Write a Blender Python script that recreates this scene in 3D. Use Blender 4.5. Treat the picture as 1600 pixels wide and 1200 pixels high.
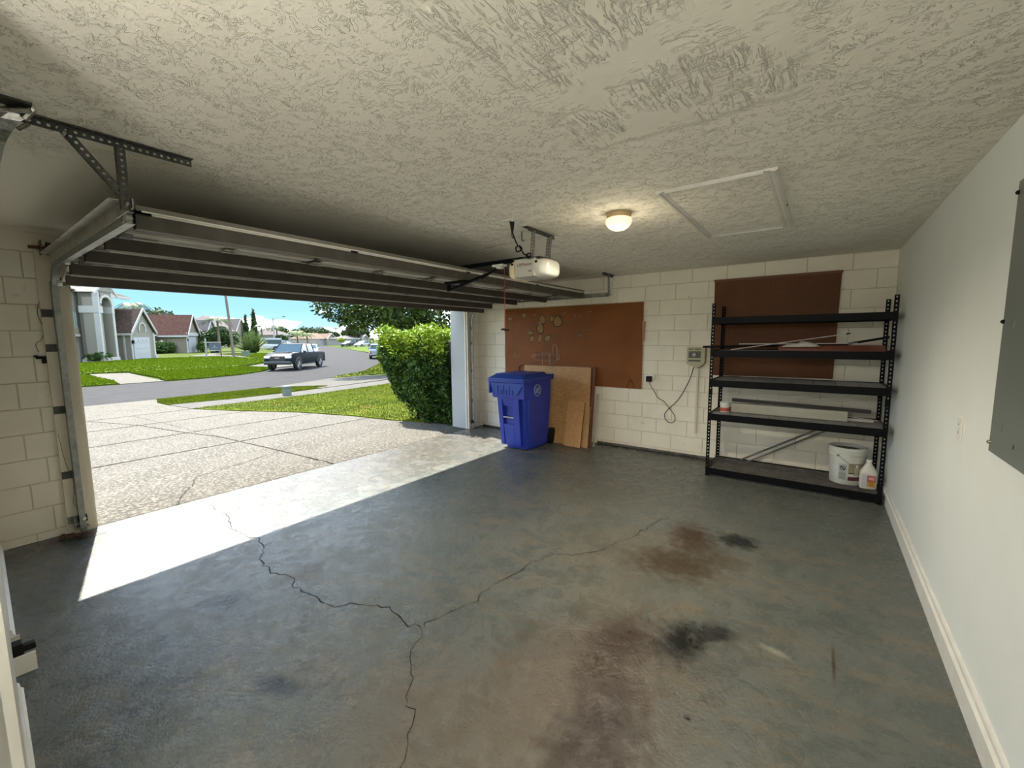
import bpy, bmesh, math, random
import numpy as np
from mathutils import Vector, Matrix
for o in list(bpy.data.objects): bpy.data.objects.remove(o)
SC = bpy.context.scene; COL = SC.collection
random.seed(5); RNG = np.random.default_rng(7)
PI = math.pi
# ---------------------------------------------------------------- camera, sky, sun, exposure
yaw, pitch, roll = -0.6286, -0.1084, -0.0075
fv = Vector((math.sin(yaw)*math.cos(pitch), math.cos(yaw)*math.cos(pitch), math.sin(pitch)))
rv = Vector((math.cos(yaw), -math.sin(yaw), 0)); uv = rv.cross(fv)
r2 = rv*math.cos(roll)+uv*math.sin(roll); u2 = -rv*math.sin(roll)+uv*math.cos(roll)
cd = bpy.data.cameras.new('camera'); cd.lens = 661.448*36/1600; cd.sensor_width = 36; cd.clip_start = 0.02; cd.clip_end = 1500
cam = bpy.data.objects.new('camera', cd); COL.objects.link(cam)
cam.matrix_world = Matrix(((r2.x, u2.x, -fv.x, 0), (r2.y, u2.y, -fv.y, 0), (r2.z, u2.z, -fv.z, 1.5817), (0, 0, 0, 1)))
SC.camera = cam
SC.view_settings.view_transform = 'Standard'; SC.view_settings.look = 'None'
SC.view_settings.gamma = 1; SC.view_settings.use_curve_mapping = False
SC.view_settings.exposure = 2.9
SUN_E = 2.4; SKY_E = 0.92
w = bpy.data.worlds.new('sky'); SC.world = w; w.use_nodes = True
nt = w.node_tree; nt.nodes.clear()
def N(t, **k):
    n = nt.nodes.new(t)
    for a, b in k.items(): setattr(n, a, b)
    return n
out = N('ShaderNodeOutputWorld'); bg = N('ShaderNodeBackground'); bg.inputs[1].default_value = SKY_E
tc = N('ShaderNodeTexCoord'); sep = N('ShaderNodeSeparateXYZ')
nt.links.new(tc.outputs['Generated'], sep.inputs[0])
grad = N('ShaderNodeValToRGB'); nt.links.new(sep.outputs[2], grad.inputs[0])
e = grad.color_ramp.elements
e[0].position = 0.0; e[0].color = (.11, .175, .20, 1); e[1].position = 1.0; e[1].color = (.06, .15, .34, 1)
for p_, c_ in ((.06, (.07, .138, .18, 1)), (.16, (.05, .118, .172, 1)), (.4, (.045, .105, .185, 1))):
    x_ = e.new(p_); x_.color = c_
mp = N('ShaderNodeMapping'); mp.inputs['Scale'].default_value = (1, 1, 2.6); mp.inputs['Location'].default_value = (9.59, 4.9, 2.17); nt.links.new(tc.outputs['Generated'], mp.inputs[0])
no = N('ShaderNodeTexNoise'); no.inputs['Scale'].default_value = 3.6; no.inputs['Detail'].default_value = 9; no.inputs['Roughness'].default_value = .56
nt.links.new(mp.outputs[0], no.inputs[0])
cr = N('ShaderNodeValToRGB'); cr.color_ramp.elements[0].position = .49; cr.color_ramp.elements[1].position = .60
nt.links.new(no.outputs[0], cr.inputs[0])
mx = N('ShaderNodeMix', data_type='RGBA'); 
no2 = N('ShaderNodeTexNoise'); no2.inputs['Scale'].default_value = 9; no2.inputs['Detail'].default_value = 6; nt.links.new(mp.outputs[0], no2.inputs[0])
cr2 = N('ShaderNodeValToRGB'); cr2.color_ramp.elements[0].position = .40; cr2.color_ramp.elements[0].color = (.24, .30, .33, 1); cr2.color_ramp.elements[1].position = .54; cr2.color_ramp.elements[1].color = (1.7, 1.72, 1.75, 1)
nt.links.new(no2.outputs[0], cr2.inputs[0]); nt.links.new(cr2.outputs[0], mx.inputs[7])
nt.links.new(cr.outputs[0], mx.inputs[0]); nt.links.new(grad.outputs[0], mx.inputs[6]); nt.links.new(mx.outputs[2], bg.inputs[0])
nt.links.new(bg.outputs[0], out.inputs[0])
sd = bpy.data.lights.new('sun', 'SUN'); sd.energy = SUN_E; sd.angle = math.radians(.55); sd.color = (1, .94, .84)
so = bpy.data.objects.new('sun', sd); COL.objects.link(so)
so.rotation_euler = Vector((1, -.234, -1.37)).to_track_quat('-Z', 'Y').to_euler()
# ---------------------------------------------------------------- helpers
class MB:
    def __init__(s): s.v = []; s.f = []
    def add(s, vs, fs):
        b = len(s.v); s.v += [tuple(q) for q in vs]; s.f += [tuple(b+i for i in f) for f in fs]; return s
    def box(s, x0, x1, y0, y1, z0, z1, M=None):
        vs = [Vector((x, y, z)) for x in (x0, x1) for y in (y0, y1) for z in (z0, z1)]
        if M is not None: vs = [M @ q for q in vs]
        return s.add(vs, [(0, 1, 3, 2), (4, 6, 7, 5), (0, 4, 5, 1), (2, 3, 7, 6), (0, 2, 6, 4), (1, 5, 7, 3)])
    def hexa(s, b4, t4):
        return s.add(list(b4)+list(t4), [(3, 2, 1, 0), (4, 5, 6, 7), (0, 1, 5, 4), (1, 2, 6, 5), (2, 3, 7, 6), (3, 0, 4, 7)])
    def prism(s, pts, d):     # pts planar polygon (3d), d extrusion vector
        n = len(pts); pts = [Vector(q) for q in pts]; d = Vector(d)
        vs = pts+[q+d for q in pts]
        return s.add(vs, [tuple(range(n))[::-1], tuple(range(n, 2*n))]+[(i, (i+1) % n, n+(i+1) % n, n+i) for i in range(n)])
    def loft(s, rings, cap=True):
        n = len(rings[0]); b = []
        for r in rings: b += [Vector(q) for q in r]
        fs = [(k*n+i, k*n+(i+1) % n, (k+1)*n+(i+1) % n, (k+1)*n+i) for k in range(len(rings)-1) for i in range(n)]
        if cap: fs += [tuple(range(n))[::-1], tuple(range((len(rings)-1)*n, len(rings)*n))]
        return s.add(b, fs)
    def tube(s, pts, r, n=8, cap=True):
        pts = [Vector(q) for q in pts]; rings = []; up = None
        for i, q in enumerate(pts):
            t = (pts[min(i+1, len(pts)-1)]-pts[max(i-1, 0)]).normalized()
            if up is None: up = Vector((0, 0, 1)) if abs(t.z) < .9 else Vector((1, 0, 0))
            a = t.cross(up).normalized(); b_ = a.cross(t).normalized(); up = b_
            rr = r[i] if isinstance(r, (list, tuple)) else r
            rings.append([q+(a*math.cos(2*PI*k/n)+b_*math.sin(2*PI*k/n))*rr for k in range(n)])
        return s.loft(rings, cap)
    def lathe(s, prof, c, n=24, M=None, cap=True):
        rings = [[Vector((c[0]+r*math.cos(2*PI*k/n), c[1]+r*math.sin(2*PI*k/n), c[2]+z)) for k in range(n)] for r, z in prof]
        if M is not None: rings = [[M @ q for q in g] for g in rings]
        return s.loft(rings, cap)
    def build(s, name, mat=None, parent=None, smooth=False, bevel=0, world=False):
        me = bpy.data.meshes.new(name); me.from_pydata(s.v, [], s.f); me.update()
        bm = bmesh.new(); bm.from_mesh(me); bmesh.ops.recalc_face_normals(bm, faces=bm.faces)
        if bevel: bmesh.ops.bevel(bm, geom=[e_ for e_ in bm.edges if len(e_.link_faces) == 2 and e_.calc_face_angle(0) > .5], offset=bevel, segments=2, affect='EDGES', profile=.5)
        bm.to_mesh(me); bm.free()
        return link(name, me, mat, parent, smooth)
def link(name, me, mat=None, parent=None, smooth=False, loc=None):
    if mat is not None: me.materials.append(mat)
    if smooth:
        me.polygons.foreach_set('use_smooth', [True]*len(me.polygons))
        try: me.set_sharp_from_angle(angle=math.radians(40))
        except Exception: pass
    o = bpy.data.objects.new(name, me); COL.objects.link(o)
    if loc is not None: o.location = loc
    if parent is not None: adopt(o, parent)
    return o
def adopt(o, parent):
    o.parent = parent
    if parent.type == 'EMPTY': o.matrix_parent_inverse = Matrix.Translation(-Vector(parent.location))
def tag(o, label=None, cat=None, group=None, kind=None):
    if label: o['label'] = label
    if cat: o['category'] = cat
    if group: o['group'] = group
    if kind: o['kind'] = kind
    return o
def thing(name, loc, label, cat, group=None):
    o = bpy.data.objects.new(name, None); COL.objects.link(o); o.location = loc; o.empty_display_size = .1
    return tag(o, label, cat, group)
def struct(o): o['kind'] = 'structure'; return o
def stuff(o): o['kind'] = 'stuff'; return o
def kids(o): return [c for c in bpy.data.objects if c.parent == o]
def dup(o, delta, label, group=None, rz=None):
    tree = [(c, kids(c)) for c in kids(o)]
    r = o.copy(); COL.objects.link(r); r.location = Vector(o.location)+Vector(delta)
    if rz is not None: r.rotation_euler = (0, 0, rz)
    r['label'] = label
    if group: r['group'] = group
    for c, gs in tree:
        c2 = c.copy(); COL.objects.link(c2); c2.parent = r
        for g in gs:
            g2 = g.copy(); COL.objects.link(g2); g2.parent = c2
    return r
def npmesh(name, verts, faces, mat, parent=None, smooth=False):
    verts = np.asarray(verts, dtype=np.float32).reshape(-1, 3); faces = np.asarray(faces, dtype=np.int32); k = faces.shape[1]
    me = bpy.data.meshes.new(name); me.vertices.add(len(verts)); me.vertices.foreach_set('co', verts.ravel())
    me.loops.add(faces.size); me.loops.foreach_set('vertex_index', faces.ravel())
    me.polygons.add(len(faces)); me.polygons.foreach_set('loop_start', np.arange(0, faces.size, k)); me.update(calc_edges=True)
    return link(name, me, mat, parent, smooth)
def cat_paths(pts, n=6):
    pts = [Vector(q) for q in pts]; P = [pts[0]]+pts+[pts[-1]]; o = []
    for i in range(1, len(P)-2):
        for k in range(n):
            t = k/n; a, b, c, d = P[i-1:i+3]
            o.append(.5*((2*b)+(c-a)*t+(2*a-5*b+4*c-d)*t*t+(-a+3*b-3*c+d)*t**3))
    return o+[pts[-1]]
# ---------------------------------------------------------------- materials
def M(name, col, rough=.6, metal=0, col2=None, vs=6, bump=0, bs=60, lo=.35, hi=.65, spec=.5, trans=0, emit=None, es=0, det=4, scale=(1, 1, 1), bdist=.01, col3=None, vs3=30, lo3=.6, hi3=.7):
    m = bpy.data.materials.new(name); m.use_nodes = True; t = m.node_tree; b = t.nodes['Principled BSDF']
    c4 = lambda c: (*c, 1)
    b.inputs['Base Color'].default_value = c4(col); b.inputs['Roughness'].default_value = rough; b.inputs['Metallic'].default_value = metal
    b.inputs['Specular IOR Level'].default_value = spec; b.inputs['Transmission Weight'].default_value = trans
    if emit: b.inputs['Emission Color'].default_value = c4(emit); b.inputs['Emission Strength'].default_value = es
    if col2 or bump or col3:
        g = t.nodes.new('ShaderNodeNewGeometry'); mp_ = t.nodes.new('ShaderNodeMapping'); mp_.inputs['Scale'].default_value = scale
        t.links.new(g.outputs['Position'], mp_.inputs[0]); pos = mp_.outputs[0]
    def noise(s, d=det):
        n = t.nodes.new('ShaderNodeTexNoise'); n.inputs['Scale'].default_value = s; n.inputs['Detail'].default_value = d; n.inputs['Roughness'].default_value = .62
        t.links.new(pos, n.inputs[0]); return n.outputs[0]
    def mr(v, a, b_):
        r = t.nodes.new('ShaderNodeMapRange'); r.interpolation_type = 'SMOOTHSTEP'; r.inputs[1].default_value = a; r.inputs[2].default_value = b_; t.links.new(v, r.inputs[0]); return r.outputs[0]
    cur = None
    if col2:
        x = t.nodes.new('ShaderNodeMix'); x.data_type = 'RGBA'; x.inputs[6].default_value = c4(col); x.inputs[7].default_value = c4(col2)
        t.links.new(mr(noise(vs), lo, hi), x.inputs[0]); cur = x.outputs[2]
    if col3:
        x = t.nodes.new('ShaderNodeMix'); x.data_type = 'RGBA'; x.inputs[6].default_value = c4(col); x.inputs[7].default_value = c4(col3)
        if cur: t.links.new(cur, x.inputs[6])
        t.links.new(mr(noise(vs3), lo3, hi3), x.inputs[0]); cur = x.outputs[2]
    if cur: t.links.new(cur, b.inputs['Base Color'])
    if bump:
        bn = t.nodes.new('ShaderNodeBump'); bn.inputs['Strength'].default_value = bump; bn.inputs['Distance'].default_value = bdist
        t.links.new(noise(bs, 3), bn.inputs['Height']); t.links.new(bn.outputs[0], b.inputs['Normal'])
    return m
class G:   # tiny node-graph helper
    def __init__(s, m): s.t = m.node_tree; s.b = s.t.nodes['Principled BSDF']; s.g = s.t.nodes.new('ShaderNodeNewGeometry').outputs['Position']
    def mapp(s, sc=(1, 1, 1), loc=(0, 0, 0), rot=(0, 0, 0), v=None):
        n = s.t.nodes.new('ShaderNodeMapping'); n.inputs['Scale'].default_value = sc; n.inputs['Location'].default_value = loc; n.inputs['Rotation'].default_value = rot
        s.t.links.new(v or s.g, n.inputs[0]); return n.outputs[0]
    def noise(s, sc, det=4, v=None, rough=.6, dist=0):
        n = s.t.nodes.new('ShaderNodeTexNoise'); n.inputs['Scale'].default_value = sc; n.inputs['Detail'].default_value = det; n.inputs['Roughness'].default_value = rough; n.inputs['Distortion'].default_value = dist
        s.t.links.new(v or s.g, n.inputs[0]); return n.outputs[0]
    def vor(s, sc, v=None, feat='DISTANCE_TO_EDGE'):
        n = s.t.nodes.new('ShaderNodeTexVoronoi'); n.feature = feat; n.inputs['Scale'].default_value = sc; s.t.links.new(v or s.g, n.inputs[0]); return n.outputs[0]
    def mr(s, v, a, b, c=0, d=1):
        r = s.t.nodes.new('ShaderNodeMapRange'); r.interpolation_type = 'SMOOTHSTEP'
        for i, q in zip((1, 2, 3, 4), (a, b, c, d)): r.inputs[i].default_value = q
        s.t.links.new(v, r.inputs[0]); return r.outputs[0]
    def math(s, op, a, b=None):
        n = s.t.nodes.new('ShaderNodeMath'); n.operation = op
        for i, q in enumerate((a, b)):
            if q is None: continue
            if isinstance(q, (int, float)): n.inputs[i].default_value = q
            else: s.t.links.new(q, n.inputs[i])
        return n.outputs[0]
    def mix(s, f, a, b):
        n = s.t.nodes.new('ShaderNodeMix'); n.data_type = 'RGBA'
        for i, q in ((0, f), (6, a), (7, b)):
            if isinstance(q, tuple): n.inputs[i].default_value = (*q, 1)
            elif isinstance(q, (int, float)): n.inputs[i].default_value = q
            else: s.t.links.new(q, n.inputs[i])
        return n.outputs[2]
    def vadd(s, a, b):
        n = s.t.nodes.new('ShaderNodeVectorMath'); n.operation = 'ADD'
        s.t.links.new(a, n.inputs[0]); s.t.links.new(b, n.inputs[1]); return n.outputs[0]
    def length(s, a):
        n = s.t.nodes.new('ShaderNodeVectorMath'); n.operation = 'LENGTH'; s.t.links.new(a, n.inputs[0]); return n.outputs[1]
    def blob(s, cx, cy, rx, ry, ang=0, wob=None, soft=.5, wobamp=.7):
        # rotated elliptical stain mask, ragged by noise
        n = s.t.nodes.new('ShaderNodeMapping'); n.vector_type = 'TEXTURE'
        n.inputs['Location'].default_value = (cx, cy, 0); n.inputs['Rotation'].default_value = (0, 0, ang); n.inputs['Scale'].default_value = (rx, ry, 1)
        s.t.links.new(s.g, n.inputs[0]); l = s.length(n.outputs[0])
        if wob is not None: l = s.math('ADD', l, s.math('MULTIPLY', s.math('SUBTRACT', wob, .5), wobamp*2))
        return s.mr(l, 1-soft, 1+soft*.3, 1, 0)
    def bump(s, h, st=.5, d=.01, prev=None):
        n = s.t.nodes.new('ShaderNodeBump'); n.inputs['Strength'].default_value = st; n.inputs['Distance'].default_value = d
        s.t.links.new(h, n.inputs['Height'])
        if prev: s.t.links.new(prev, n.inputs['Normal'])
        return n.outputs[0]
    def col(s, c): s.t.links.new(c, s.b.inputs['Base Color'])
    def rough(s, c): s.t.links.new(c, s.b.inputs['Roughness'])
    def nrm(s, c): s.t.links.new(c, s.b.inputs['Normal'])
m_block = M('painted_block', (.87, .825, .70), .75, col2=(.82, .77, .65), vs=3, bump=.35, bs=140, bdist=.003, col3=(.55, .49, .37), vs3=9, lo3=.66, hi3=.8)
m_white = M('white_wall_paint', (.83, .86, .84), .45, col2=(.80, .83, .80), vs=1.5, bump=.08, bs=30, bdist=.003)
m_trim = M('trim_paint', (.76, .75, .70), .4, col2=(.70, .68, .62), vs=8)
m_jamb = M('jamb_wood_paint', (.78, .73, .61), .65, col2=(.70, .64, .51), vs=5, scale=(3, 3, .6), col3=(.30, .19, .10), vs3=14, lo3=.74, hi3=.8)
m_greypaint = M('grey_blue_stucco', (.40, .42, .42), .7, bump=.2, bs=80)
m_galv = M('galvanised_steel', (.34, .35, .33), .45, .75, col2=(.24, .25, .24), vs=18)
m_dksteel = M('dull_dark_steel', (.10, .105, .095), .55, .55, col2=(.07, .075, .07), vs=14)
m_strut = M('dark_strut_steel', (.115, .105, .085), .6, .3, col2=(.09, .08, .065), vs=7)
m_brightsteel = M('bright_track_steel', (.55, .54, .50), .38, .8, col2=(.42, .41, .38), vs=10)
m_black = M('black_powder_coat', (.004, .0045, .006), .5, spec=.12)
m_rubber = M('black_rubber', (.010, .010, .010), .6, spec=.2)
m_doorpanel = M('door_panel_white', (.74, .72, .66), .5, col2=(.66, .63, .56), vs=4)
m_white_pl = M('white_plastic', (.80, .79, .74), .35)
m_rust = M('rust', (.16, .07, .03), .8, col2=(.07, .045, .03), vs=25)
m_dark = M('dark_gap', (.02, .02, .02), .9)
# ================================================================ floor
m_floor = M('painted_concrete_floor', (.2, .22, .2), .45); g = G(m_floor)
wob = g.noise(5, 5); wobf = g.noise(16, 5); big = g.noise(.9, 5, dist=.6); fine = g.noise(60, 4); mid = g.noise(3.2, 8, rough=.72, dist=.8); strk = g.noise(2.2, 8, v=g.mapp((1, 2.6, 1), rot=(0, 0, .5)), rough=.75, dist=1.0)
c = g.mix(g.mr(mid, .35, .65), (0.091, 0.103, 0.094), (0.121, 0.131, 0.120))
c = g.mix(g.math('MULTIPLY', g.mr(strk, .50, .60), .8), c, (0.148, 0.137, 0.109))
c = g.mix(g.math('MULTIPLY', g.mr(strk, .40, .33), .45), c, (0.070, 0.076, 0.074))
scuff = g.noise(7, 9, rough=.8, dist=1.4); c = g.mix(g.math('MULTIPLY', g.mr(scuff, .56, .62), .55), c, (0.156, 0.149, 0.120)); c = g.mix(g.math('MULTIPLY', g.mr(scuff, .42, .37), .4), c, (0.084, 0.090, 0.087))
left = g.blob(-2.7, .9, 1.5, 1.1, .1, wob, .8); c = g.mix(g.math('MULTIPLY', left, g.mr(g.noise(11, 8, rough=.8, dist=1), .5, .6, 0, .75)), c, (0.043, 0.042, 0.039))
c = g.mix(g.math('MULTIPLY', g.blob(-1.0, 1.15, .95, .55, .3, wob, .9), .6), c, (0.122, 0.094, 0.062))
c = g.mix(g.math('MULTIPLY', g.blob(-.95, 2.9, .75, .6, .3, wob, .9), .5), c, (0.139, 0.117, 0.084))
hf = g.noise(34, 7, rough=.85, dist=.8); c = g.mix(g.math('MULTIPLY', g.mr(hf, .56, .62), .5), c, (0.160, 0.153, 0.123)); c = g.mix(g.math('MULTIPLY', g.mr(hf, .42, .37), .5), c, (0.050, 0.052, 0.050))
# worn bare threshold in front of the doorway
c = g.mix(g.math('MULTIPLY', g.blob(-4.6, 2.9, 1.0, 4.2, 0, wob, .7), .95), c, g.mix(g.mr(mid, .4, .6), (0.113, 0.107, 0.090), (0.076, 0.072, 0.062)))
# pale chips where paint has flaked
chips = g.math('MULTIPLY', g.mr(g.noise(26, 6, rough=.8), .62, .66), g.mr(g.noise(1.6, 3), .48, .6))
c = g.mix(g.math('MULTIPLY', chips, .7), c, (0.218, 0.205, 0.162))
specks = g.mr(g.noise(90, 2), .73, .76)
c = g.mix(g.math('MULTIPLY', specks, .7), c, (0.013, 0.014, 0.014))
for cx, cy, rx, ry, an, colr, st in ((-.74, 3.42, .17, .30, .3, (0.043, 0.025, 0.014), 0.95), (-.74, 2.95, .30, .24, .2, (0.049, 0.032, 0.017), 0.90), (-.52, 3.2, .22, .13, -.4, (0.060, 0.044, 0.027), 0.62),
        (-.78, 1.75, .42, .62, -.3, (0.102, 0.070, 0.044), 0.67), (-.76, 1.98, .15, .26, -.3, (0.039, 0.023, 0.014), 0.95), (-.72, 1.70, .14, .16, -.2, (0.036, 0.022, 0.013), 0.78), (-.63, 1.45, .17, .24, -.3, (0.023, 0.011, 0.006), 0.97), (-.55, 1.2, .22, .24, 0, (0.034, 0.020, 0.011), 0.84), (-.60, 1.72, .06, .09, 0, (0.036, 0.022, 0.015), 0.56),
        (-.43, 3.56, .15, .13, 0, (0.014, 0.015, 0.015), 0.95), (-.50, 2.17, .11, .19, -.15, (0.009, 0.010, 0.010), 0.97), (-.38, 2.33, .12, .08, .5, (0.013, 0.013, 0.013), 0.90), (-1.94, .80, .13, .06, .3, (0.018, 0.019, 0.018), 0.90), (-2.84, .92, .14, .10, .8, (0.011, 0.012, 0.014), 0.84),
        (-.1, 2.37, .07, .025, -.2, (0.255, 0.249, 0.202), 0.97), (.14, 2.45, .008, .18, 0, (0.049, 0.032, 0.013), 0.78), (-2.61, .93, .018, .016, 0, (0.021, 0.009, 0.006), 1), (-.36, 1.72, .015, .013, 0, (0.004, 0.004, 0.004), 1),
        (-.98, 2.30, .22, .16, .3, (0.139, 0.130, 0.096), 0.56), (-.54, 2.48, .09, .07, 0, (0.153, 0.130, 0.087), 0.67), (-1.7, 4.0, .5, .5, .4, (0.111, 0.105, 0.081), 0.45), (-4.75, .58, .3, .14, .2, (0.014, 0.013, 0.010), 0.95)):
    c = g.mix(g.math('MULTIPLY', g.blob(cx, cy, rx*1.15, ry*1.15, an, wobf if rx > .1 else fine, .75, .8 if rx > .1 else .4), st), c, colr)
g.col(c); g.rough(g.mr(g.math('ADD', g.math('MULTIPLY', scuff, .6), g.math('MULTIPLY', mid, .4)),   .42, .58, .16, .45)); g.b.inputs['Specular IOR Level'].default_value = .42
g.nrm(g.bump(g.math('ADD', g.math('MULTIPLY', fine, .4), g.math('ADD', mid, g.math('MULTIPLY', scuff, .6))), .45, .012))
fl = struct(MB().box(-4.93, .66, -1.2, 5.95, -.12, 0).build('floor', m_floor))
# cracks: thin dark ragged ribbons in the slab
m_crack = M('crack_dark', (.012, .010, .008), .95, spec=.1)
def ragged(pts, w, z=.0006, zf=None, name='crack', parent=None, mat=None, seed=1, jit=.017):
    rr = random.Random(seed); P_ = [Vector((a, b, 0)) for a, b in pts]; q = []
    for i in range(len(P_)-1):
        n = max(2, int((P_[i+1]-P_[i]).length/.04))
        for k in range(n):
            t = k/n; q.append(P_[i].lerp(P_[i+1], t)+Vector((rr.uniform(-1, 1), rr.uniform(-1, 1), 0))*jit)
    q.append(P_[-1]); mb = MB(); vs = []
    for i, p in enumerate(q):
        t = (q[min(i+1, len(q)-1)]-q[max(i-1, 0)]).normalized(); nn = Vector((-t.y, t.x, 0))*w*rr.uniform(.5, 1.4)*.5
        zz = z+(zf(p.x, p.y) if zf else 0)
        vs += [(p.x+nn.x, p.y+nn.y, zz), (p.x-nn.x, p.y-nn.y, zz)]
    mb.add(vs, [(2*i, 2*i+2, 2*i+3, 2*i+1) for i in range(len(q)-1)])
    return mb.build(name, mat or m_crack, parent)
ragged([(-4.63, 1.48), (-4.43, 1.42), (-4.27, 1.47), (-3.93, 1.38), (-3.64, 1.38), (-3.57, 1.42), (-3.4, 1.39), (-3.17, 1.27), (-2.92, 1.24), (-2.79, 1.31), (-2.68, 1.24), (-2.48, 1.27), (-2.26, 1.27), (-2.16, 1.39), (-1.97, 1.47), (-1.75, 1.43), (-1.7, 1.46)], .006, parent=fl, seed=1)
ragged([(-1.7, 1.46), (-1.67, 1.61), (-1.6, 1.81), (-1.62, 1.99), (-1.58, 2.17), (-1.58, 2.38), (-1.5, 2.55), (-1.36, 2.65), (-1.25, 2.83), (-1.11, 3.24), (-1.0, 3.72)], .006, parent=fl, seed=2)
ragged([(-1.7, 1.46), (-1.63, 1.42), (-1.58, 1.27), (-1.49, 1.22), (-1.38, 1.09), (-1.33, 1.09), (-1.25, .98), (-1.16, .9), (-1.05, .8)], .003, parent=fl, seed=3)
# ================================================================ ceiling
m_ceil = M('knockdown_ceiling', (.8, .78, .68), .8); g = G(m_ceil)
wv = g.t.nodes.new('ShaderNodeTexNoise'); wv.inputs['Scale'].default_value = 9; wv.inputs['Detail'].default_value = 3; g.t.links.new(g.g, wv.inputs[0])
vm = g.t.nodes.new('ShaderNodeVectorMath'); vm.operation = 'MULTIPLY_ADD'; vm.inputs[1].default_value = (.13, .13, .0); g.t.links.new(wv.outputs['Color'], vm.inputs[0]); g.t.links.new(g.g, vm.inputs[2])
def ridge(sc_, th, v, seed_v): return g.math('MULTIPLY', g.mr(g.math('ABSOLUTE', g.math('SUBTRACT', g.noise(sc_, 3, v=v, rough=.6), .5)), 0, th, 1, 0), g.mr(seed_v, .47, .56))
vmY = g.mapp((.75, 1.15, 1), v=vm.outputs[0])
tex = g.math('ADD', ridge(27, .022, vmY, g.noise(10, 2)), g.math('ADD', g.math('MULTIPLY', ridge(44, .03, vmY, g.noise(16, 2)), .8), g.math('MULTIPLY', g.noise(60, 3), .25)))
sx_ = g.t.nodes.new('ShaderNodeSeparateXYZ'); g.t.links.new(g.g, sx_.inputs[0]); wj = g.math('MULTIPLY', g.math('SUBTRACT', g.noise(7, 4), .5), .10)
px_, py_ = g.math('ADD', sx_.outputs[0], wj), g.math('ADD', sx_.outputs[1], wj)
patch = g.math('MULTIPLY', g.math('MULTIPLY', g.mr(px_, -.94, -.90), g.mr(px_, -.12, -.07, 1, 0)), g.mr(py_, 1.88, 1.93, 1, 0))
strokes = g.math('MULTIPLY', g.mr(g.noise(34, 5, v=g.mapp((1, .25, 1), rot=(0, 0, .8)), dist=1.5, rough=.7), .50, .60), g.mr(g.noise(4, 3), .42, .55))
strokes2 = g.math('MULTIPLY', g.mr(g.noise(30, 5, v=g.mapp((.25, 1, 1), rot=(0, 0, .3)), dist=1.5, rough=.7), .52, .60), g.mr(g.noise(5, 3), .50, .42))
rough_t = g.math('ADD', g.math('ADD', strokes, strokes2), g.math('MULTIPLY', g.noise(2.5, 3), 2.5))
hmix = g.t.nodes.new('ShaderNodeMix'); hmix.data_type = 'FLOAT'
g.t.links.new(patch, hmix.inputs[0]); g.t.links.new(g.math('MULTIPLY', tex, g.mr(sx_.outputs[0], -3.1, -2.75)), hmix.inputs[2]); g.t.links.new(rough_t, hmix.inputs[3])
g.nrm(g.bump(g.math('ADD', hmix.outputs[0], g.math('MULTIPLY', patch, .6)), 1, .0045))
g.col(g.mix(g.mr(g.noise(.7, 4), .3, .7), (.88, .84, .73), (.92, .885, .785)))
cl = struct(MB().box(-5.17, .80, -1.3, 6.0, 2.44, 2.56).build('ceiling', m_ceil))
struct(MB().prism([(-5.17, -1.3, 2.56), (.8, -1.3, 2.56), (-2.2, -1.3, 3.7)], (0, 7.3, 0)).build('roof_1', M('roof_shingle', (.2, .13, .1), .9)))
# smooth paint-line cracks over the door and three ceiling hooks
ragged([(-3.21, 3.30), (-2.7, 3.24), (-2.31, 3.2), (-1.92, 3.17)], .004, z=2.4392, parent=cl, seed=8, name='ceiling_crack')
ragged([(-2.31, 2.70), (-2.1, 2.8), (-1.95, 3.0)], .003, z=2.4392, parent=cl, seed=9, name='ceiling_crack')
# ================================================================ block walls: every block its own piece
BC = {}
def block_mesh(L, Hh, depth=.008, ch=.004):
    k = (round(L, 3), round(Hh, 3))
    if k not in BC:
        a, b = L/2-.0018, Hh/2-.0018; mb = MB()
        mb.hexa([(-a, 0, -b), (a, 0, -b), (a, 0, b), (-a, 0, b)], [(-a+ch, -depth, -b+ch), (a-ch, -depth, -b+ch), (a-ch, -depth, b-ch), (-a+ch, -depth, b-ch)])
        me = bpy.data.meshes.new('block'); me.from_pydata(mb.v, [], mb.f[1:]); me.update(); me.materials.append(m_block); BC[k] = me
    return BC[k]
def lay_blocks(parent, org, ax, length, phase_odd, phase_even, L=.4, skip=None, rot=0, z1=2.44):
    # ax: unit vector along the wall, s from 0..length ; joints at phase + n*L
    zs = [0.0]+[.065+.2*k for k in range(12)]+[z1]
    for r in range(len(zs)-1):
        za, zb = zs[r], zs[r+1]
        if zb-za < .02: continue
        ph = phase_odd if r % 2 else phase_even
        js = sorted({0.0, length, *[ph+n*L for n in range(-40, 60) if .02 < ph+n*L < length-.02]})
        for a, b in zip(js[:-1], js[1:]):
            if skip and skip(a, b, za, zb): continue
            o = bpy.data.objects.new('block', block_mesh(b-a, zb-za)); COL.objects.link(o)
            o.location = (org[0]+ax[0]*(a+b)/2, org[1]+ax[1]*(a+b)/2+random.uniform(0, .0012), (za+zb)/2); o.rotation_euler = (0, 0, rot)
            o.parent = parent
m_mortar = M('painted_mortar', (.60, .56, .45), .85)
wf = struct(MB().box(-5.17, .66, 5.808, 6.0, 0, 2.44).build('wall_far', m_mortar))
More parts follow.
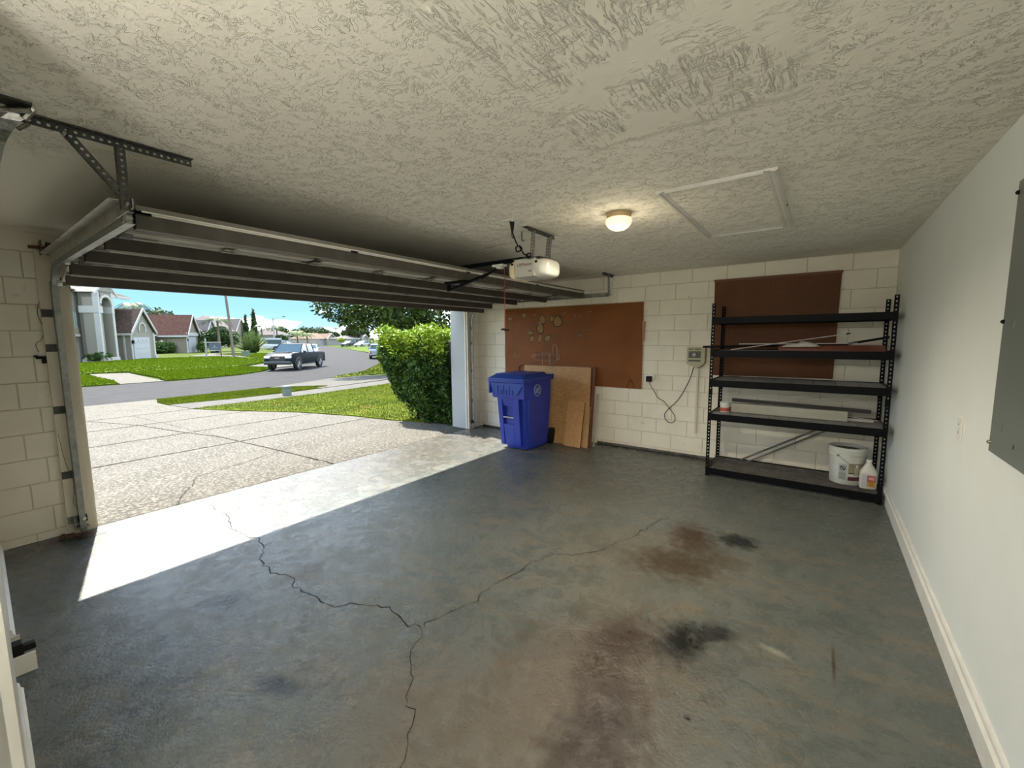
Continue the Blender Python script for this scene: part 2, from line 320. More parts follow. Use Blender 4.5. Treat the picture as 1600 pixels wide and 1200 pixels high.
# row r (odd): joints at x = -1.769 + .4n ; even rows shifted half a block
lay_blocks(wf, (-4.954, 5.808), (1, 0), 5.546, (-1.968+4.954) % .4, (-1.769+4.954) % .4)
wl = struct(MB().box(-5.15, -4.946, 5.455, 5.82, 0, 2.44).box(-5.15, -4.946, -1.3, .70, 0, 2.44).box(-5.15, -4.946, .70, 5.455, 2.14, 2.44).build('wall_left', m_mortar))
lay_blocks(wl, (-4.946, 5.8), (0, -1), .345, .17, .03, rot=PI/2)
lay_blocks(wl, (-4.946, .70), (0, -1), .56, .22, .325, rot=PI/2)
lay_blocks(wl, (-4.946, 5.455), (0, -1), 4.755, .2, .0, rot=PI/2, skip=lambda a, b, za, zb: zb < 2.2)
wr = struct(MB().box(.592, .8, -1.3, 6.0, 0, 2.44).build('wall_right', m_white))
# near wall: slightly skewed, ends at the recess of the door the photographer stands in
ang = math.atan(-.0397)
Mn = Matrix.Translation((-1.6, .0491, 0)) @ Matrix.Rotation(ang, 4, 'Z')
m_nearwall = M('near_wall_paint', (.62, .61, .56), .6, col2=(.56, .55, .50), vs=4)
wn = struct(MB().box(-3.42, 0, -.12, 0, 0, 2.44, Mn).box(-.02, .0, -1.0, -.02, 0, 2.44, Mn).build('wall_near', m_nearwall))
struct(MB().box(-1.65, .66, -1.25, -1.05, 0, 2.44).build('wall_entry', m_nearwall))
# door in the recess behind the photographer
dr = struct(MB().box(-.95, -.05, -1.06, -1.01, .01, 2.03).build('door_1', m_trim))
for zz in (.2, 1.1):
    MB().box(-.85, -.55, -1.012, -1.0, zz, zz+.75).box(-.45, -.15, -1.012, -1.0, zz, zz+.75).build('raised_panel', m_trim, dr)
MB().lathe([(.0, 0), (.028, 0), (.03, .02), (.02, .04), (0, .045)], (0, 0, 0), 16, Matrix.Translation((-.87, -1.0, .95)) @ Matrix.Rotation(-PI/2, 4, 'X')).build('handle', m_galv, dr)
# baseboards
def bb(name, pts_xy, d, mat=m_trim, h=.145, t=.02):
    (x0, y0), (x1, y1) = pts_xy; mb = MB(); n = Vector((d[0], d[1], 0))
    prof = [(0, 0), (t, 0), (t, h*.72), (t*.55, h*.8), (t*.5, h*.93), (t*.2, h), (0, h)]
    A = [Vector((x0, y0, z))+n*a for a, z in prof]; B = [Vector((x1, y1, z))+n*a for a, z in prof]
    mb.loft([A, B]); return struct(mb.build(name, mat))
bb('baseboard_right', ((.592, -.9), (.592, 5.80)), (-1, 0), t=.022)
q0 = Mn @ Vector((0, 0, 0)); nn_ = (Mn.to_3x3() @ Vector((0, 1, 0)))
def npos(s): return tuple((Mn @ Vector((s, 0, 0)))[:2])
bb('baseboard_near', (npos(-.0), npos(-1.12)), nn_[:2], h=.12, t=.018)
bb('baseboard_near.001', (npos(-1.66), npos(-3.33)), nn_[:2], h=.12, t=.018)
# dark foot strip along the far block wall
struct(MB().tube([(-2.62, 5.775, .02), (-1.0, 5.775, .02), (.55, 5.775, .02)], .02, 8).build('trim_1', M('dark_foot_strip', (.045, .045, .042), .7, col2=(.12, .11, .09), vs=20), None, True))
struct(MB().tube([(-4.85, 5.78, .018), (-3.9, 5.78, .018)], .016, 8).build('trim_2', M('dark_foot_strip_left', (.06, .055, .05), .7), None, True))
# corner bead between ceiling and left wall
struct(MB().box(-4.946, -4.915, .15, 5.79, 2.41, 2.44).build('trim_3', m_block))
# fitting near the gap in the near baseboard
t = thing('wall_fitting', (Mn @ Vector((-1.40, 0, 0))), 'small black valve with a pale tag, in the baseboard gap of the near wall', 'wall fitting')
MB().box(-1.46, -1.40, .0, .035, .09, .15, Mn).box(-1.45, -1.41, .03, .075, .10, .13, Mn).build('valve', m_rubber, t, bevel=.004)
MB().box(-1.37, -1.36, .0, .07, .02, .11, Mn).build('tag_plate', m_white_pl, t)
MB().box(-1.58, -1.57, .0, .03, .0, .12, Mn).build('end_block', m_nearwall, t)
# ================================================================ door opening: jamb boards, tracks, header
jl = struct(MB().box(-4.938, -4.900, .545, .71, 0, 2.33).build('trim_4', m_jamb))
struct(MB().box(-4.938, -4.900, 5.455, 5.56, 0, 2.33).build('trim_5', m_jamb))
struct(MB().box(-5.15, -4.94, .70, .725, 0, 2.14).build('trim_6', m_jamb))
struct(MB().box(-5.19, -5.15, .60, .735, 0, 2.2).build('trim_7', m_trim))
struct(MB().box(-5.17, -4.955, 5.445, 5.456, 0, 2.14).build('trim_8', m_greypaint))
struct(MB().box(-4.956, -4.935, 5.438, 5.456, 0, 2.14).build('trim_9', m_trim))
struct(MB().box(-5.30, -5.15, 5.456, 5.75, 0, 2.5).build('pillar_1', m_greypaint))
struct(MB().box(-4.938, -4.90, .71, 5.455, 2.14, 2.36).build('trim_10', m_jamb))
struct(MB().box(-5.0, -4.94, .725, 5.445, 2.12, 2.14).build('trim_11', m_trim))

# added fill lamp behind the camera, modelled as a flush fitting to lift the interior
el = thing('ceiling_light', (-.9, -.55, 2.44), 'added fill lamp shaped as a round flush light, unseen behind the camera', 'ceiling light')
MB().lathe([(.09, 0), (.12, -.005), (.12, -.03), (.105, -.05)], (-.9, -.55, 2.44), 24).build('ring', m_trim, el, True)
MB().lathe([(.10, -.045), (.115, -.06), (.10, -.09), (.06, -.115), (0, -.12)], (-.9, -.55, 2.44), 24, cap=False).build('glass_bowl', M('entry_fill_glass', (.9, .9, .85), .3, emit=(1, .95, .85), es=.6), el, True)
eld = bpy.data.lights.new('entry_fill_light', 'POINT'); eld.energy = 9; eld.color = (1, .95, .86); eld.shadow_soft_size = .1
elo = bpy.data.objects.new('entry_fill_light', eld); COL.objects.link(elo); elo.location = (-.9, -.55, 2.18)
# ================================================================ perforated steel helpers
def perf(mb, p0, dirv, wv_, L, w, pitch, hr, th=.003, nseg=8, hw=None):
    """flat strip from p0 along dirv, width w along wv_, one real hole per pitch"""
    d = Vector(dirv).normalized(); wv = Vector(wv_).normalized(); nrm = d.cross(wv); p0 = Vector(p0)
    n = max(1, int(round(L/pitch))); pt = L/n; hw = hw or hr
    for i in range(n):
        c = p0+d*(i+.5)*pt+wv*w/2
        oc = []; ic = []
        for k in range(nseg):
            a = 2*PI*k/nseg+PI/nseg*0; ca, sa = math.cos(a), math.sin(a); m_ = max(abs(ca), abs(sa))
            oc.append(c+d*(ca/m_*pt/2)+wv*(sa/m_*w/2)); ic.append(c+d*ca*hr+wv*sa*hw)
        vs = [q+nrm*s*th/2 for s in (1, -1) for q in oc+ic]; K = nseg; fs = []
        for k in range(K):
            k2 = (k+1) % K
            fs += [(k, k2, K+k2, K+k), (2*K+k2, 2*K+k, 3*K+k, 3*K+k2), (K+k, K+k2, 3*K+k2, 3*K+k)]
            if oc[k].dot(wv) > c.dot(wv)+w*.49 or oc[k].dot(wv) < c.dot(wv)-w*.49: fs.append((k2, k, 2*K+k, 2*K+k2))
        mb.add(vs, fs)
    return mb
def angle(mb, p0, p1, wdir, zdir, w=.035, pitch=.034, hr=.008, th=.0028, w2=None):
    p0, p1 = Vector(p0), Vector(p1); L = (p1-p0).length
    perf(mb, p0, p1-p0, wdir, L, w, pitch, hr, th); perf(mb, p0, p1-p0, zdir, L, w2 or w, pitch, hr, th); return mb
# ================================================================ overhead garage door (open, under the ceiling)
Y0, Y1 = .655, 5.475
gd = thing('garage_door', (-3.6, 3.06, 2.2), 'raised sectional garage door hanging open under the ceiling', 'garage door')
def zt(x): return 2.205+(x+2.73)*.012   # gentle fall toward the opening
prof = [(-2.715, zt(-2.715)), (-3.255, zt(-3.255)), (-3.795, zt(-3.795)), (-4.325, zt(-4.325)-.005)]
m_under = M('shaded_door_underside', (.24, .225, .19), .55, col2=(.18, .17, .145), vs=3)  # underside darkened in colour so only the lit strips stand out
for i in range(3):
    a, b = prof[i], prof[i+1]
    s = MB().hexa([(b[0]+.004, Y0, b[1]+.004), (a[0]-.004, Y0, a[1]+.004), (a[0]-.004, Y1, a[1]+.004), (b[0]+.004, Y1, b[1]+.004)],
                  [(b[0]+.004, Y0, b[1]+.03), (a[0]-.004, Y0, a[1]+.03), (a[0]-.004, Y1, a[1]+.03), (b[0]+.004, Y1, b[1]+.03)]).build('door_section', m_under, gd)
    # steel stiles and edge rails stand under each section skin
    for y in (Y0+.03, 1.85, 3.06, 4.27, Y1-.03):
        MB().hexa([(b[0]+.006, y-.03, b[1]-.012), (a[0]-.006, y-.03, a[1]-.012), (a[0]-.006, y+.03, a[1]-.012), (b[0]+.006, y+.03, b[1]-.012)],
                  [(b[0]+.006, y-.03, b[1]+.006), (a[0]-.006, y-.03, a[1]+.006), (a[0]-.006, y+.03, a[1]+.006), (b[0]+.006, y+.03, b[1]+.006)]).build('stile', m_strut, s)
    for x, z in ((a[0]-.03, a[1]), (b[0]+.03, b[1])):
        MB().box(x-.024, x+.024, Y0, Y1, z-.010, z+.008).build('rail', m_doorpanel, s)  # white rails paint the lit strips of the door underside
# bottom section follows the curve of the track
A, B = (-4.33, 2.15), (-4.76, 2.035)
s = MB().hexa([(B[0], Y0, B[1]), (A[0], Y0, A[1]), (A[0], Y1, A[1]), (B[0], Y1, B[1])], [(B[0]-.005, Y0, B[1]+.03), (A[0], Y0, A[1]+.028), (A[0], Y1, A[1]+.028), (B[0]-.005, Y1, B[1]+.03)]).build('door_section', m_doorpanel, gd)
MB().box(-4.795, -4.755, Y0, Y1, 2.025, 2.07).build('bottom_seal', m_strut, gd)
m_lip = M('lit_strut_lip', (.82, .80, .74), .35, .2)  # near-white colour paints the thin lit lines along the struts
for x, z0, z1 in ((-2.735, 2.128, 2.208), (-3.335, 2.105, 2.178), (-3.87, 2.095, 2.170), (-4.365, 2.060, 2.138), (-4.545, 2.000, 2.066)):
    st = MB()
    # hat-shaped stiffening strut: near web, lower lip, far web
    st.box(x, x+.003, Y0, Y1, z0, z1).box(x-.05, x+.003, Y0, Y1, z0-.002, z0).box(x-.052, x-.049, Y0, Y1, z0, z1).box(x-.05, x+.02, Y0, Y1, z1, z1+.003)
    so_ = st.build('strut', m_strut, gd)
    MB().box(x+.003, x+.024, Y0+.02, Y1-.02, z1-.004, z1+.003).build('lit_strut_lip', m_lip, so_)
# hinges between sections, rollers at both ends
for x, z in ((-3.255, 2.19), (-3.795, 2.185), (-4.33, 2.165)):
    for y in (1.25, 1.85, 2.45, 3.06, 3.67, 4.27, 4.87):
        h = MB().box(x-.055, x+.055, y-.035, y+.035, z-.018, z-.012).tube([(x, y-.045, z-.024), (x, y+.045, z-.024)], .008, 6)
        for dx in (-.04, .04): h.lathe([(.006, -.006), (.006, 0)], (x+dx, y, z-.018), 6)
        h.build('hinge', m_brightsteel, gd)
for y, sg in ((Y0, -1), (Y1, 1)):
    for x, z in ((-2.78, 2.18), (-3.255, 2.175), (-3.795, 2.17), (-4.33, 2.14), (-4.70, 2.02)):
        r = MB().tube([(x, y-sg*.22, z), (x, y+sg*.03, z)], .0055, 6).box(x-.03, x+.03, y-sg*.07-.03, y-sg*.07+.03, z-.012, z+.012).build('roller_bracket', m_galv, gd)
        MB().tube([(x, y+sg*.005, z), (x, y+sg*.03, z)], .022, 12).build('roller', m_white_pl, r)
# bracket joining the opener arm to the top section
MB().box(-2.98, -2.72, 3.0, 3.06, 2.10, 2.125).box(-2.97, -2.94, 3.02, 3.045, 2.035, 2.115).build('operator_bracket', m_black, gd)
# ---------------------------------------------------------------- tracks
def track(name, y, sg, label, xend, zfun, grp=None):
    t = thing(name, (-4.87, y, 0), label, 'door track', grp)
    # J-section swept along: vertical, curve, horizontal
    path = [(-4.865, .02), (-4.865, 1.0), (-4.86, 1.86)]
    R_ = .30; cx, cz = -4.86+R_, 1.86
    for k in range(1, 9): path.append((cx-R_*math.cos(k/8*PI/2), cz+R_*math.sin(k/8*PI/2)))
    path.append((xend, zfun))
    sec = [(0, -.022), (0, .022), (.003, .022), (.003, -.022)]
    def sweep(p, off, wid, depth):
        rings = []
        for i, (x, z) in enumerate(p):
            x0, z0 = p[max(i-1, 0)]; x1, z1 = p[min(i+1, len(p)-1)]
            T_ = Vector((x1-x0, 0, z1-z0)).normalized(); Nn = Vector((T_.z, 0, -T_.x))   # toward room/below
            c = Vector((x, y, z))+Nn*off
            rings.append([c-Nn*wid/2+Vector((0, depth[0], 0)), c+Nn*wid/2+Vector((0, depth[0], 0)), c+Nn*wid/2+Vector((0, depth[1], 0)), c-Nn*wid/2+Vector((0, depth[1], 0))])
        return rings
    mb = MB(); mb.loft(sweep(path, 0, .055, (sg*.030, sg*.033)))        # back web
    mb.loft(sweep(path, .027, .003, (sg*-.004, sg*.033))); mb.loft(sweep(path, -.027, .003, (sg*-.004, sg*.033)))
    v = mb.build('channel', m_galv if sg < 0 else m_brightsteel, t)
    # reinforcing angle on the horizontal run
    if sg < 0:
        x0 = -4.72; mb = MB()
        for (ya, yb, za, zb) in ((-.036, -.033, .005, .075), (-.085, -.036, .072, .075)):
            mb.hexa([(x0, y+ya, 2.16+za), (xend, y+ya, zfun+za), (xend, y+yb, zfun+za), (x0, y+yb, 2.16+za)], [(x0, y+ya, 2.16+zb), (xend, y+ya, zfun+zb), (xend, y+yb, zfun+zb), (x0, y+yb, 2.16+zb)])
        mb.build('stiffening_angle', m_brightsteel, t)
    return t
tl = track('door_track', .640, -1, 'galvanised door track on the left jamb, curving up under the ceiling', -2.70, 2.165)
tr_ = track('door_track.001', 5.50, 1, 'galvanised door track on the right jamb beside the grey pillar, curving up to the ceiling', -2.38, 2.16)
for y, sg, t, zs in ((.60, -1, tl, (1.80, 1.53, 1.035, .50, .12)), (5.53, 1, tr_, (1.75, 1.5, 1.02, .5, .12))):
    for z in zs:
        b = MB().box(-4.900, -4.893, min(y, y+sg*.055), max(y, y+sg*.055), z-.03, z+.03).box(-4.897, -4.865, y-.0015, y+.0015, z-.03, z+.03)
        b.tube([(-4.893, y+sg*.03, z), (-4.886, y+sg*.03, z)], .008, 6).build('jamb_bracket', m_dksteel if z != .12 else m_galv, t)
# perforated rear flag strip along the left vertical track
mb = MB(); perf(mb, (-4.893, .607, .1), (0, 0, 1), (0, 1, 0), 1.95, .026, .05, .007, .002); mb.build('perforated_flange', m_galv, tl)
# ---------------------------------------------------------------- ceiling hangers of the tracks
hg = thing('track_hanger', (-2.49, .57, 2.44), 'perforated steel rail with diagonal brace holding the near door track to the ceiling', 'hanger')
angle(MB(), (-2.489, .27, 2.436), (-2.489, .825, 2.436), (0, 0, -1), (1, 0, 0), w=.030, pitch=.0255, hr=.0062, w2=.03).build('ceiling_rail', m_dksteel, hg)
angle(MB(), (-2.492, .555, 2.42), (-2.492, .555, 2.15), (0, 1, 0), (-1, 0, 0), w=.030, pitch=.0255, hr=.0062).build('hanger_post', m_dksteel, hg)
dv = Vector((0, .565-.385, 2.185-2.42)); pw = dv.cross(Vector((1, 0, 0))).normalized()
mb = MB(); perf(mb, Vector((-2.497, .385, 2.425)), dv, -pw, dv.length, .028, .0255, .0062, .0028); perf(mb, Vector((-2.497, .385, 2.425)), dv, (-1, 0, 0), dv.length, .02, .0255, .004, .0028)
mb.build('diagonal_brace', m_dksteel, hg)
MB().tube([(-2.50, .57, 2.175), (-2.47, .57, 2.175)], .007, 6).build('bolt', m_galv, hg); MB().tube([(-2.50, .40, 2.405), (-2.478, .40, 2.405)], .006, 6).build('bolt', m_galv, hg)
# end of the near track meets the post
MB().box(-2.73, -2.70, .60, .606, 2.14, 2.235).box(-2.74, -2.47, .585, .59, 2.16, 2.20).build('end_plate', m_galv, hg)
hg2 = thing('track_hanger.001', (-2.38, 5.53, 2.44), 'small perforated steel bracket holding the far end of the door track by the far wall', 'hanger')
angle(MB(), (-2.40, 5.36, 2.436), (-2.40, 5.72, 2.436), (0, 0, -1), (1, 0, 0), w=.03, pitch=.034, hr=.007).build('ceiling_rail', m_dksteel, hg2)
angle(MB(), (-2.39, 5.51, 2.42), (-2.39, 5.53, 2.16), (0, 1, 0), (1, 0, 0), w=.032, pitch=.034, hr=.009).build('hanger_post', m_galv, hg2)
MB().box(-2.42, -2.36, 5.50, 5.56, 2.15, 2.165).build('end_plate', m_galv, hg2)
# crumpled galvanised strap bracket at the near end of the rail (left picture edge)
sb = thing('strap_bracket', (-2.45, .25, 2.44), 'shiny galvanised strap and bolts under the ceiling, near end of the perforated rail', 'bracket')
m_shiny = M('shiny_zinc', (.62, .61, .56), .25, .9, col2=(.3, .3, .28), vs=40)
arc = [(-2.40, .30, 2.42), (-2.44, .28, 2.405), (-2.49, .262, 2.38), (-2.54, .245, 2.345), (-2.58, .235, 2.30), (-2.60, .23, 2.26)]
mb = MB(); rings = []
for i, q in enumerate(arc):
    q = Vector(q); rings.append([q+Vector((-.012, .0, .018)), q+Vector((.012, .0, -.018)), q+Vector((.004, -.05, -.022)), q+Vector((-.02, -.05, .014))])
mb.loft(rings); mb.build('strap', m_shiny, sb)
MB().box(-2.43, -2.36, .17, .305, 2.432, 2.44).build('ceiling_plate', m_dksteel, sb)
for a_, b_, r_ in (((-2.43, .20, 2.40), (-2.37, .30, 2.415), .010), ((-2.40, .285, 2.39), (-2.39, .31, 2.43), .012), ((-2.44, .30, 2.39), (-2.47, .275, 2.37), .007)): MB().tube([a_, b_], r_, 8).build('bolt', m_shiny, sb)
MB().tube([(-2.43, .268, 2.408), (-2.49, .255, 2.372), (-2.56, .235, 2.31)], .006, 6).build('edge_rib', m_dksteel, sb)
# ---------------------------------------------------------------- torsion shaft above the opening
ts = thing('torsion_shaft', (-4.86, 3.0, 2.29), 'rusty counterbalance shaft with drum above the garage opening, ending at the left jamb', 'door shaft')
MB().tube([(-4.85, .515, 2.29), (-4.85, 5.62, 2.29)], .0125, 10).build('shaft', m_rust, ts, True)
for y in (.64, 5.50):
    MB().lathe([(.018, -.06), (.055, -.055), (.058, -.03), (.048, -.02), (.046, .02), (.052, .03), (.018, .04)], (0, 0, 0), 18, Matrix.Translation((-4.85, y, 2.29)) @ Matrix.Rotation(PI/2, 4, 'X')).build('cable_drum', m_rust, ts, True)
    MB().box(-4.90, -4.80, y-.065, y-.06, 2.24, 2.345).build('bearing_plate', m_dksteel, ts)
for y0, y1 in ((1.6, 2.9), (3.2, 4.5)):
    pts = [(-4.85+.03*math.cos(a*.9), y0+(y1-y0)*a/200, 2.29+.03*math.sin(a*.9)) for a in range(201)]
    MB().tube(pts, .005, 4).build('spring', m_black, ts)
# cable loose ends near the left jamb top
MB().tube([(-4.82, .70, 2.25), (-4.80, .70, 2.1), (-4.80, .705, 1.99)], .003, 5).tube([(-4.83, .66, 2.02), (-4.78, .74, 2.03)], .006, 5).build('lift_cable', m_rust, ts)
# ================================================================ opener
op = thing('garage_door_opener', (-1.96, 3.0, 2.44), 'pale grey ceiling-hung garage door opener with curved light lenses and lettering', 'door opener')
m_opbody = M('opener_body', (.58, .57, .50), .4); m_lens = M('opener_lens', (.74, .72, .64), .3, spec=.6); m_lensw = M('opener_lens_cream', (.86, .74, .50), .3)
x0, x1, y0, y1, z0, z1 = -2.06, -1.86, 2.875, 3.14, 2.07, 2.212
body = MB().box(x0, x1, y0, y1, z0, z1).build('housing', m_opbody, op, bevel=.006)
MB().box(x0+.006, x1-.006, y0-.006, y0, z0+.012, z1-.012).build('front_panel', m_opbody, body, bevel=.002)
def lens(xa, sgn, bulge, mat):
    n = 10; rings = []
    for i in range(n+1):
        u = i/n; t_ = u*PI/2; sx = math.sin(t_)*bulge; sc_ = math.cos(t_)**.62 if u < 1 else .0
        k = .42+.58*sc_
        yc, zc = (y0+y1)/2, (z0+z1)/2
        hy, hz = (y1-y0)/2*(.25+.75*sc_)+.004, (z1-z0)/2*(.35+.65*sc_)+.006
        ring = []
        for j in range(20):
            a = 2*PI*j/20; ca, sa = math.cos(a), math.sin(a); ex = .55
            ring.append((xa+sgn*sx, yc+hy*math.copysign(abs(ca)**ex, ca), zc-.004+hz*math.copysign(abs(sa)**ex, sa)))
        rings.append(ring)
    return MB().loft(rings).build('light_lens', mat, op, True)
l1 = lens(x1, 1, .105, m_lens); l2 = lens(x0, -1, .085, m_lensw)
l2['label'] = 'cream light lens'
for xx in (x0-.018, x1+.014): MB().tube([(xx, y0-.008, 2.178), (xx, y0+.004, 2.178)], .010, 8).build('lens_latch', m_rubber, op)
MB().box(x0-.02, x1+.04, y0+.01, y1-.01, z1, z1+.008).box(x0+.06, x0+.14, 2.92, 3.0, z1+.008, z1+.025).build('top_plate', m_dksteel, op)
def text(name, s_, size, M_, mat, parent, ext=.0008, align='CENTER'):
    cu = bpy.data.curves.new(name, 'FONT'); cu.body = s_; cu.size = size; cu.extrude = ext; cu.align_x = align; cu.align_y = 'CENTER'
    tmp = bpy.data.objects.new('tmp', cu); COL.objects.link(tmp); dg = bpy.context.evaluated_depsgraph_get(); dg.update()
    me = bpy.data.meshes.new_from_object(tmp.evaluated_get(dg)); bpy.data.objects.remove(tmp); me.transform(M_); me.name = name; me.materials.clear()
    return link(name, me, mat, parent)
Rx = Matrix.Rotation(PI/2, 4, 'X')   # text facing -y
text('lettering', 'LiftMaster', .036, Matrix.Translation((-1.955, y0-.0065, 2.165)) @ Rx, M('red_brown_print', (.20, .03, .02), .5), op)
MB().box(-1.915, -1.885, y0-.0075, y0-.006, 2.108, 2.113).build('small_mark', m_rubber, op)
angle(MB(), (-1.875, 2.80, 2.436), (-1.875, 3.20, 2.436), (0, 0, -1), (-1, 0, 0), w=.032, pitch=.025, hr=.006, w2=.05).build('ceiling_angle', m_dksteel, op)
angle(MB(), (-1.868, 2.875, 2.415), (-1.868, 2.855, 2.215), (-1, 0, 0), (0, 1, 0), w=.022, pitch=.025, hr=.006).build('hanger_strap', m_galv, op)
angle(MB(), (-1.868, 3.125, 2.415), (-1.868, 3.09, 2.215), (-1, 0, 0), (0, 1, 0), w=.03, pitch=.025, hr=.006, w2=.03).build('hanger_strap', m_galv, op)
# rail, trolley and arm
MB().box(-4.86, -2.02, 3.055, 3.085, 2.232, 2.268).build('rail', m_black, op)
tro = MB().box(-2.42, -2.30, 3.035, 3.105, 2.214, 2.232).box(-2.38, -2.33, 3.045, 3.095, 2.195, 2.214).build('trolley', m_white_pl, op, bevel=.004)
MB().hexa([(-2.37, 3.05, 2.20), (-2.35, 3.05, 2.20), (-2.35, 3.07, 2.20), (-2.37, 3.07, 2.20)], [(-2.39, 3.05, 2.22), (-2.34, 3.05, 2.22), (-2.34, 3.07, 2.22), (-2.39, 3.07, 2.22)]).tube([(-2.365, 3.06, 2.205), (-2.56, 3.055, 2.13)], .012, 6).tube([(-2.50, 3.05, 2.155), (-2.95, 3.03, 2.045)], .014, 6).tube([(-2.62, 3.03, 2.12), (-2.62, 3.07, 2.12)], .008, 6).build('drawbar_arm', m_black, op)
cdp = MB().tube([(-2.29, 3.05, 2.20), (-2.285, 3.045, 1.9), (-2.285, 3.04, 1.64)], .0028, 5).build('release_cord', M('red_cord', (.36, .08, .06), .7), op)
MB().tube([(-2.32, 3.03, 1.655), (-2.30, 3.035, 1.66), (-2.245, 3.045, 1.65)], [.005, .009, .007], 8).build('pull_handle', m_rubber, op)
# power cord from the ceiling outlet
oc = thing('ceiling_outlet', (-1.895, 2.60, 2.44), 'white outlet plate in the ceiling above the opener', 'outlet')
MB().box(-1.95, -1.835, 2.565, 2.635, 2.433, 2.44).build('plate', m_white_pl, oc, bevel=.002)
for xx in (-1.925, -1.88): MB().box(xx, xx+.02, 2.59, 2.61, 2.428, 2.433).build('socket', m_trim, oc)
pc = thing('power_cord', (-1.885, 2.61, 2.43), 'black power cord looped from the ceiling outlet down to the opener', 'cord')
MB().lathe([(.006, -.075), (.010, -.06), (.016, -.02), (.017, 0)], (-1.885, 2.61, 2.428), 10).build('plug', m_rubber, pc, True)
MB().tube(cat_paths([(-1.885, 2.61, 2.36), (-1.895, 2.66, 2.31), (-1.90, 2.70, 2.275), (-1.925, 2.71, 2.265), (-1.93, 2.74, 2.24), (-1.895, 2.75, 2.26), (-1.90, 2.72, 2.28), (-1.905, 2.76, 2.25), (-1.90, 2.80, 2.225), (-1.87, 2.82, 2.235), (-1.87, 2.83, 2.21), (-1.90, 2.84, 2.205), (-1.93, 2.86, 2.232), (-1.955, 2.95, 2.235)], 6), .0055, 7).build('cable', m_rubber, pc, True)
for i, (x, y) in enumerate(((-2.02, 2.79), (-2.02, 2.93))):
    hk = tag(MB().tube(cat_paths([(x, y, 2.44), (x, y, 2.40), (x, y+.005, 2.375), (x+.012, y+.01, 2.365)], 4), .0055, 7).build('ceiling_hook', m_dksteel), ('short dark screw hook in the ceiling, nearer the outlet', 'short dark screw hook in the ceiling, beside the opener hanger')[i], 'hook', 'ceiling hooks')
# ================================================================ ceiling lamp, attic hatch
cl_ = thing('ceiling_light', (-1.189, 2.916, 2.44), 'round flush ceiling light with lit white glass bowl and tan ring', 'ceiling light')
MB().lathe([(.07, 0), (.080, -.002), (.083, -.022), (.076, -.036), (.06, -.038)], (-1.189, 2.916, 2.44), 32).build('ring', M('tan_brass_ring', (.50, .36, .18), .5, .2), cl_, True)
m_glow = M('lit_glass', (.9, .88, .74), .3, emit=(1, .86, .50), es=.11)
MB().lathe([(.072, -.032), (.086, -.040), (.090, -.055), (.084, -.078), (.068, -.098), (.044, -.112), (.015, -.118), (0, -.119)], (-1.189, 2.916, 2.44), 32, cap=False).build('glass_bowl', m_glow, cl_, True)
ld = bpy.data.lights.new('bulb', 'POINT'); ld.energy = .45; ld.color = (1, .86, .62); ld.shadow_soft_size = .09
lo_ = bpy.data.objects.new('bulb', ld); COL.objects.link(lo_); lo_.location = (-1.189, 2.916, 2.20)
ld2 = bpy.data.lights.new('bowl_fill_spot', 'SPOT'); ld2.spot_size = math.radians(165); ld2.spot_blend = .8; ld2.shadow_soft_size = .09; ld2.energy = 27; ld2.color = (1, .90, .72)  # extra spot added under the bowl to lift walls and floor
lo2 = bpy.data.objects.new('bowl_fill_spot', ld2); COL.objects.link(lo2); lo2.location = (-1.189, 2.916, 2.315)
ah = thing('attic_hatch', (-.535, 3.33, 2.44), 'rectangular attic hatch framed by white moulding in the ceiling', 'attic hatch')
X0, X1, Ya, Yb = -.846, -.226, 2.63, 4.035
MB().box(X0+.05, X1-.06, Ya+.03, Yb-.05, 2.431, 2.4395).build('hatch_panel', m_ceil, ah)
def mould(a, b, inn, w=.05):
    a, b, inn = Vector((*a, 2.44)), Vector((*b, 2.44)), Vector((*inn, 0)); prof = [(0, -.0002), (0, -.012), (w*.2, -.020), (w*.42, -.018), (w*.55, -.012), (w*.75, -.012), (w, -.007), (w, -.0002)]
    return MB().loft([[a+inn*p+Vector((0, 0, z)) for p, z in prof], [b+inn*p+Vector((0, 0, z)) for p, z in prof]]).build('moulding', m_trim, ah)
mould((X0+.0505, Ya), (X1-.0655, Ya), (0, 1), .032); mould((X0+.0505, Yb), (X1-.0655, Yb), (0, -1), .045); mould((X0, Ya), (X0, Yb), (1, 0), .05); mould((X1, Ya), (X1, Yb), (-1, 0), .065)
MB().box(X1-.01, X1+.002, 3.36, 3.38, 2.424, 2.436).build('latch', m_rust, ah)
